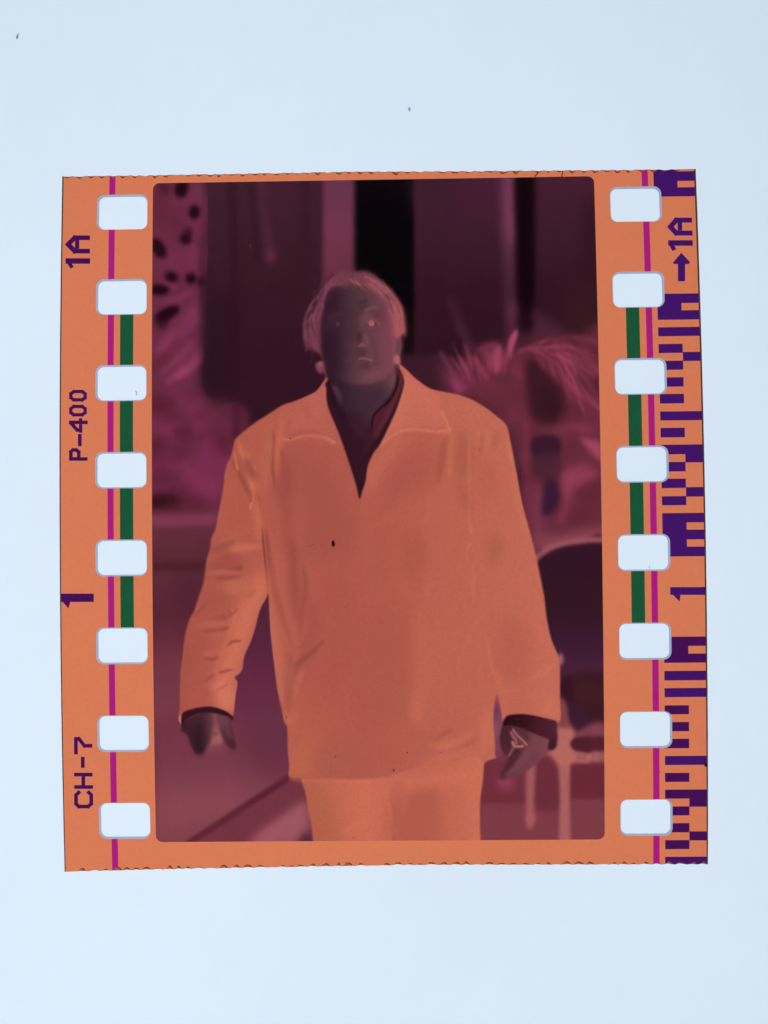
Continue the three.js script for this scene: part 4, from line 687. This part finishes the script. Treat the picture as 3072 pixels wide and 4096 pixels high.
// characters: strokes measured on the scan
function glyph(part, z, strokes, solids, material, label) {
  const polys = [];
  for (const [pts, w] of strokes) for (let i = 0; i + 3 < pts.length; i += 2) {
    const [p, q] = z(pts.slice(i, i + 4)).map(film), l = Math.hypot(q[0] - p[0], q[1] - p[1]), ww = w * 1.13 / 73, ex = (q[0] - p[0]) / l * ww * 0.42, ey = (q[1] - p[1]) / l * ww * 0.42;
    polys.push(bar([p[0] - ex, p[1] - ey], [q[0] + ex, q[1] + ey], ww));
  }
  for (const s of solids) polys.push(z(s).map(film));
  region('character', polys, material, label, part);
}
{
  const z1 = scan(200, 640, 2.074), z8 = scan(200, 1300, 1.844), z9 = scan(200, 2800, 2.074), z4 = scan(2300, 640, 2.765), z6 = scan(2300, 2100, 2.765);
  const INK = PURPLE, LEFT_1A = ['frame_number', 'frame number 1A on the left border'], P400 = ['film_code', 'film code P-400'], CH7 = ['film_code', 'film code CH-7'], LEFT_1 = ['frame_number', 'heavy frame number 1 on the left border'];
  const RIGHT_1A = ['frame_number', 'arrow and frame number 1A on the right border'], RIGHT_1 = ['frame_number', 'frame number 1 on the right border'];
  glyph(LEFT_1A, z1, [[[315, 645, 205, 645, 150, 700, 205, 756, 315, 756], 17], [[225, 648, 225, 752], 15]], [], DARKPURPLE, 'letter A of 1A on the left border');
  glyph(LEFT_1A, z1, [[[313, 838, 148, 838], 20], [[148, 838, 178, 884], 13]], [], DARKPURPLE, 'figure 1 of 1A on the left border');
  for (const y of [480, 590]) glyph(P400, z8, [[[175, y + 11, 238, y + 11, 259, y + 28, 259, y + 56, 238, y + 72, 175, y + 72, 154, y + 56, 154, y + 28, 175, y + 11], 12]], [], DARKPURPLE, 'figure 0 of P-400');
  glyph(P400, z8, [[[268, 718, 150, 718], 12.5], [[154, 722, 200, 775, 226, 775], 12.5], [[226, 698, 226, 785], 12]], [], DARKPURPLE, 'figure 4 of P-400');
  glyph(P400, z8, [[[220, 815, 220, 883], 13]], [], DARKPURPLE, 'dash of P-400');
  glyph(P400, z8, [[[266, 988, 152, 988], 12.5], [[154, 984, 154, 936, 168, 922, 196, 922, 212, 936, 212, 984], 12.5]], [], DARKPURPLE, 'letter P of P-400');
  glyph(LEFT_1, z8, [[[297, 2012, 92, 2012], 29]], [[84, 1985, 150, 1990, 150, 2040, 136, 2090, 84, 2032]], DARKPURPLE, 'heavy figure 1 on the left border');
  glyph(CH7, z9, [[[215, 438, 215, 322, 240, 322, 285, 380, 338, 380], 13]], [], DARKPURPLE, 'figure 7 of CH-7');
  glyph(CH7, z9, [[[272, 484, 272, 550], 13]], [], DARKPURPLE, 'dash of CH-7');
  glyph(CH7, z9, [[[212, 619, 340, 619], 13], [[214, 722, 344, 722], 13], [[276, 622, 276, 720], 13]], [], DARKPURPLE, 'letter H of CH-7');
  glyph(CH7, z9, [[[240, 766, 216, 790, 216, 860, 240, 884, 316, 884, 342, 860, 342, 790, 320, 766], 13]], [], DARKPURPLE, 'letter C of CH-7');
  glyph(RIGHT_1A, z4, [[[1270, 665, 1120, 665, 1055, 738, 1120, 808, 1276, 808], 18], [[1160, 668, 1160, 806], 16]], [], INK, 'letter A of 1A on the right border');
  glyph(RIGHT_1A, z4, [[[1276, 918, 1058, 918], 20], [[1056, 918, 1090, 980], 15]], [], INK, 'figure 1 of 1A on the right border');
  glyph(RIGHT_1A, z4, [[[1178, 1110, 1178, 1308], 25]], [[1176, 1025, 1270, 1128, 1262, 1150, 1092, 1150, 1082, 1136]], INK, 'small arrow below 1A on the right border');
  glyph(RIGHT_1, z6, [[[1405, 730, 1090, 730], 27]], [[1078, 692, 1165, 700, 1165, 790, 1158, 848, 1078, 766]], INK, 'figure 1 on the right border');
}
{                                                       // the two long sides were slit at the factory: flat dark strip, painting in the light bent away there
  const SLIT_SHADE = filmMaterial('painted slit edge shade', dye(74, 52, 46));
  region('slit_edge_shade', [[[-18, -20], [-17.335, -20], [-17.335, 21], [-18, 21]]], SLIT_SHADE, 'painted dark line of bent light along the left slit edge');
  region('slit_edge_shade', [[[17.32, -20], [18, -20], [18, 21], [17.315, 21]]], SLIT_SHADE, 'painted dark line of bent light along the right slit edge');
}
for (const { arc, crease } of burrs) { const nick = region('cut_nick', [arc], BURR); region('crease', [crease], CREASE, null, nick); }
{
  const z = scan(1650, 680, 2.074);
  for (const pts of [[1032, -20, 1040, 26, 1014, 56], [1247, -20, 1246, 20, 1236, 62]]) {
    const polys = [];
    for (let i = 0; i + 3 < pts.length; i += 2) { const [p, q] = z(pts.slice(i, i + 4)).map(film); polys.push(bar(p, q, 0.055)); }
    region('edge_split', polys, CRACK, 'short dark split in the upper cut edge');
  }
}
// everything outside the outline is cut away
cutSheetInside(regions, holes, outline);
function cutSheetInside(list, holePolys, edge) {
  // regions beyond the outline are dropped by joining the outline to a far frame: the area between counts as a hole
  const top = edge.reduce((m, p) => (p[1] < m[1] ? p : m), edge[0]), start = edge.indexOf(top), turned = [...edge.slice(start), ...edge.slice(0, start)];
  const ring = [[-30, -30], [top[0], -30], top, ...turned.slice(1), top, [top[0], -30], [30, -30], [30, 30], [-30, 30]];
  cutSheet(list, [...holePolys, ring]);
}
const negative = new THREE.Group();
negative.name = 'film_negative';
tag(negative, 'single cut frame of orange colour film negative lying on the light table', 'film negative');
scene.add(negative);
for (const r of regions) {
  if (!r.tri.length) continue;
  const m = shadowed(new THREE.Mesh(sheetGeometry(r.tri, 0), r.material));
  m.name = r.name;
  if (r.label) m.userData.label = r.label;
  r.mesh = m;
  let home = negative;                                  // marks of one kind are gathered in a part of the film
  if (Array.isArray(r.part)) {
    home = negative.children.find((o) => o.isGroup && o.userData.label === r.part[1]);
    if (!home) { home = new THREE.Group(); home.name = r.part[0]; home.userData.label = r.part[1]; negative.add(home); }
  } else if (r.part?.mesh) home = r.part.mesh;
  home.add(m);
}
{
  const CLEAR = new THREE.MeshPhysicalMaterial({ name: 'clear acetate', color: 0xffffff, roughness: 0.05, transmission: 1, thickness: 0, ior: 1.05, side: THREE.DoubleSide });
  const back = { polys: [outline], tri: [] };
  cutSheet([back], holes);
  const b = shadowed(new THREE.Mesh(sheetGeometry(back.tri, THICK - 0.003), CLEAR));
  b.name = 'acetate_backing'; negative.add(b);
  const RIM = new THREE.MeshPhysicalMaterial({ name: 'punched acetate', color: new THREE.Color().setRGB(0.62, 0.62, 0.76), roughness: 0.6, transmission: 0.85, thickness: 0, side: THREE.DoubleSide });
  for (const hole of holes) { const m = shadowed(new THREE.Mesh(wallGeometry(hole, -0.075), RIM)); m.name = 'perforation_rim'; negative.add(m); }
  const EDGE = new THREE.MeshPhysicalMaterial({ name: 'cut film edge', color: new THREE.Color().setRGB(0.06, 0.03, 0.03), roughness: 0.5, side: THREE.DoubleSide });  // near-black colour stands in for light trapped inside the base
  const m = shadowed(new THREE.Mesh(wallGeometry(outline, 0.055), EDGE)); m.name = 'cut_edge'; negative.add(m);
}

// ---------- dust and fibres ----------
const FIBRE = new THREE.MeshPhysicalMaterial({ name: 'pale grey lint', color: new THREE.Color().setRGB(0.82, 0.84, 0.88), roughness: 0.8, transmission: 0.85, thickness: 0, side: THREE.DoubleSide });
const SOOT = new THREE.MeshPhysicalMaterial({ name: 'brown dust', color: new THREE.Color().setRGB(0.12, 0.06, 0.05), roughness: 0.8, transmission: 0.6, thickness: 0, side: THREE.DoubleSide });
const names = {};
const numbered = (n) => { const k = names[n] = (names[n] ?? -1) + 1; return k ? `${n}_${String(k).padStart(3, '0')}` : n; };
function fibre(pts, r, lift, material, label, group) {  // px points on the scan; a thin bent hair
  const q = pts.map(film), mid = q[Math.floor(q.length / 2)];
  const curve = new THREE.CatmullRomCurve3(q.map(([u, v], i) => new THREE.Vector3((u - mid[0]) * MM, (r + 0.01 * Math.sin(i * 2)) * MM, (v - mid[1]) * MM)));
  const m = shadowed(new THREE.Mesh(new THREE.TubeGeometry(curve, 14, r * MM, 5, false), material));
  m.name = numbered('lint_fibre');
  m.position.set(mid[0] * MM, lift(mid) * MM, mid[1] * MM);
  scene.add(tag(m, label, 'lint', group));
}
function speck([px, py], r, lift, material, label, group, stretch = 1) {
  const [u, v] = film([px, py]), g = new THREE.IcosahedronGeometry(r * MM, 1), p = g.attributes.position, rr = rng(Math.round(px * 7 + py));
  const seen = new Map();
  for (let i = 0; i < p.count; i++) { const key = [p.getX(i), p.getY(i), p.getZ(i)].map((x) => Math.round(x * 1e7)).join(); if (!seen.has(key)) seen.set(key, 0.7 + 0.6 * rr()); const s = seen.get(key); p.setXYZ(i, p.getX(i) * s, p.getY(i) * s * 0.35, p.getZ(i) * s * stretch); }
  g.computeVertexNormals();
  const m = shadowed(new THREE.Mesh(g, material));
  m.name = numbered('dust_speck');
  m.position.set(u * MM, (lift([u, v]) + r * 0.4) * MM, v * MM);
  m.rotation.y = stretch > 1 ? 0.25 * (rr() - 0.5) : rr() * 3;
  scene.add(tag(m, label, 'dust', group));
}
const onTable = () => 0.004, onFilm = ([u, v]) => CURL * (1 - (v / HALF) ** 2) + LIFT;
fibre([[86, 150], [80, 158], [76, 170]], 0.035, onTable, FIBRE, 'short grey lint at the top left of the light table', 'lint on the table');
speck([79, 163], 0.075, onTable, FIBRE, 'grey dust grain beside the lint at the top left', 'dust on the table', 1.3);
speck([1638, 440], 0.08, onTable, FIBRE, 'small grey dust grain above the film near the top centre', 'dust on the table', 1.4);
fibre([[528, 1556], [533, 1564], [531, 1574]], 0.03, onTable, FIBRE, 'tiny curved hair inside the third left perforation', 'lint on the table');
fibre([[2826, 2355], [2834, 2352], [2838, 2358]], 0.025, onTable, SOOT, 'fine dark hair at the right edge beside the figure 1', 'lint on the table');
speck([2834, 3068], 0.075, onTable, SOOT, 'dark dust grain touching the lower right edge of the film', 'dust on the table', 1.3);
fibre([[2610, 2272], [2615, 2266], [2613, 2280]], 0.014, onTable, FIBRE, 'faint hair inside the fifth right perforation', 'lint on the table');
for (const [x, y, r, label, s] of [[1334, 2175, 0.085, 'largest dark dust grain, on the left front of the jacket in the picture', 1.9], [1161, 1754, 0.055, 'dark dust grain on the left collar corner in the picture', 1], [1917, 1800, 0.04, 'dark dust grain below the right collar in the picture', 1], [1741, 1724, 0.032, 'dust grain on the right collar edge in the picture', 1], [1629, 3010, 0.05, 'dust grain on the lower jacket front, upper of two', 1], [1575, 3081, 0.065, 'dust grain on the jacket hem, lower of two', 1], [1765, 3010, 0.04, 'dust grain on the fold above the hem in the picture', 1], [1342, 3026, 0.045, 'dust grain on the lower left jacket in the picture', 1], [1415, 3350, 0.04, 'dust grain on the trousers near the bottom of the picture', 1], [2152, 3123, 0.05, 'dust grain between the hand and the chair leg in the picture', 1], [2639, 3088, 0.045, 'dust grain beside the lower right magenta line', 1], [1146, 2869, 0.05, 'dark dust grain on the left side seam of the jacket', 1.5], [598, 1583, 0.04, 'dust grain on the orange border beside the third left perforation', 1]])
  speck([x, y], r > 0.08 ? r : r * 0.7, onFilm, SOOT, label, 'dust on the film', s);
speck([1001, 984], 0.06, onFilm, new THREE.MeshStandardMaterial({ name: 'pale dust', color: new THREE.Color().setRGB(0.7, 0.66, 0.62), roughness: 0.9 }), 'pale dust grain on the dark wall in the picture', 'dust on the film', 1.3);

renderer.render(scene, camera);
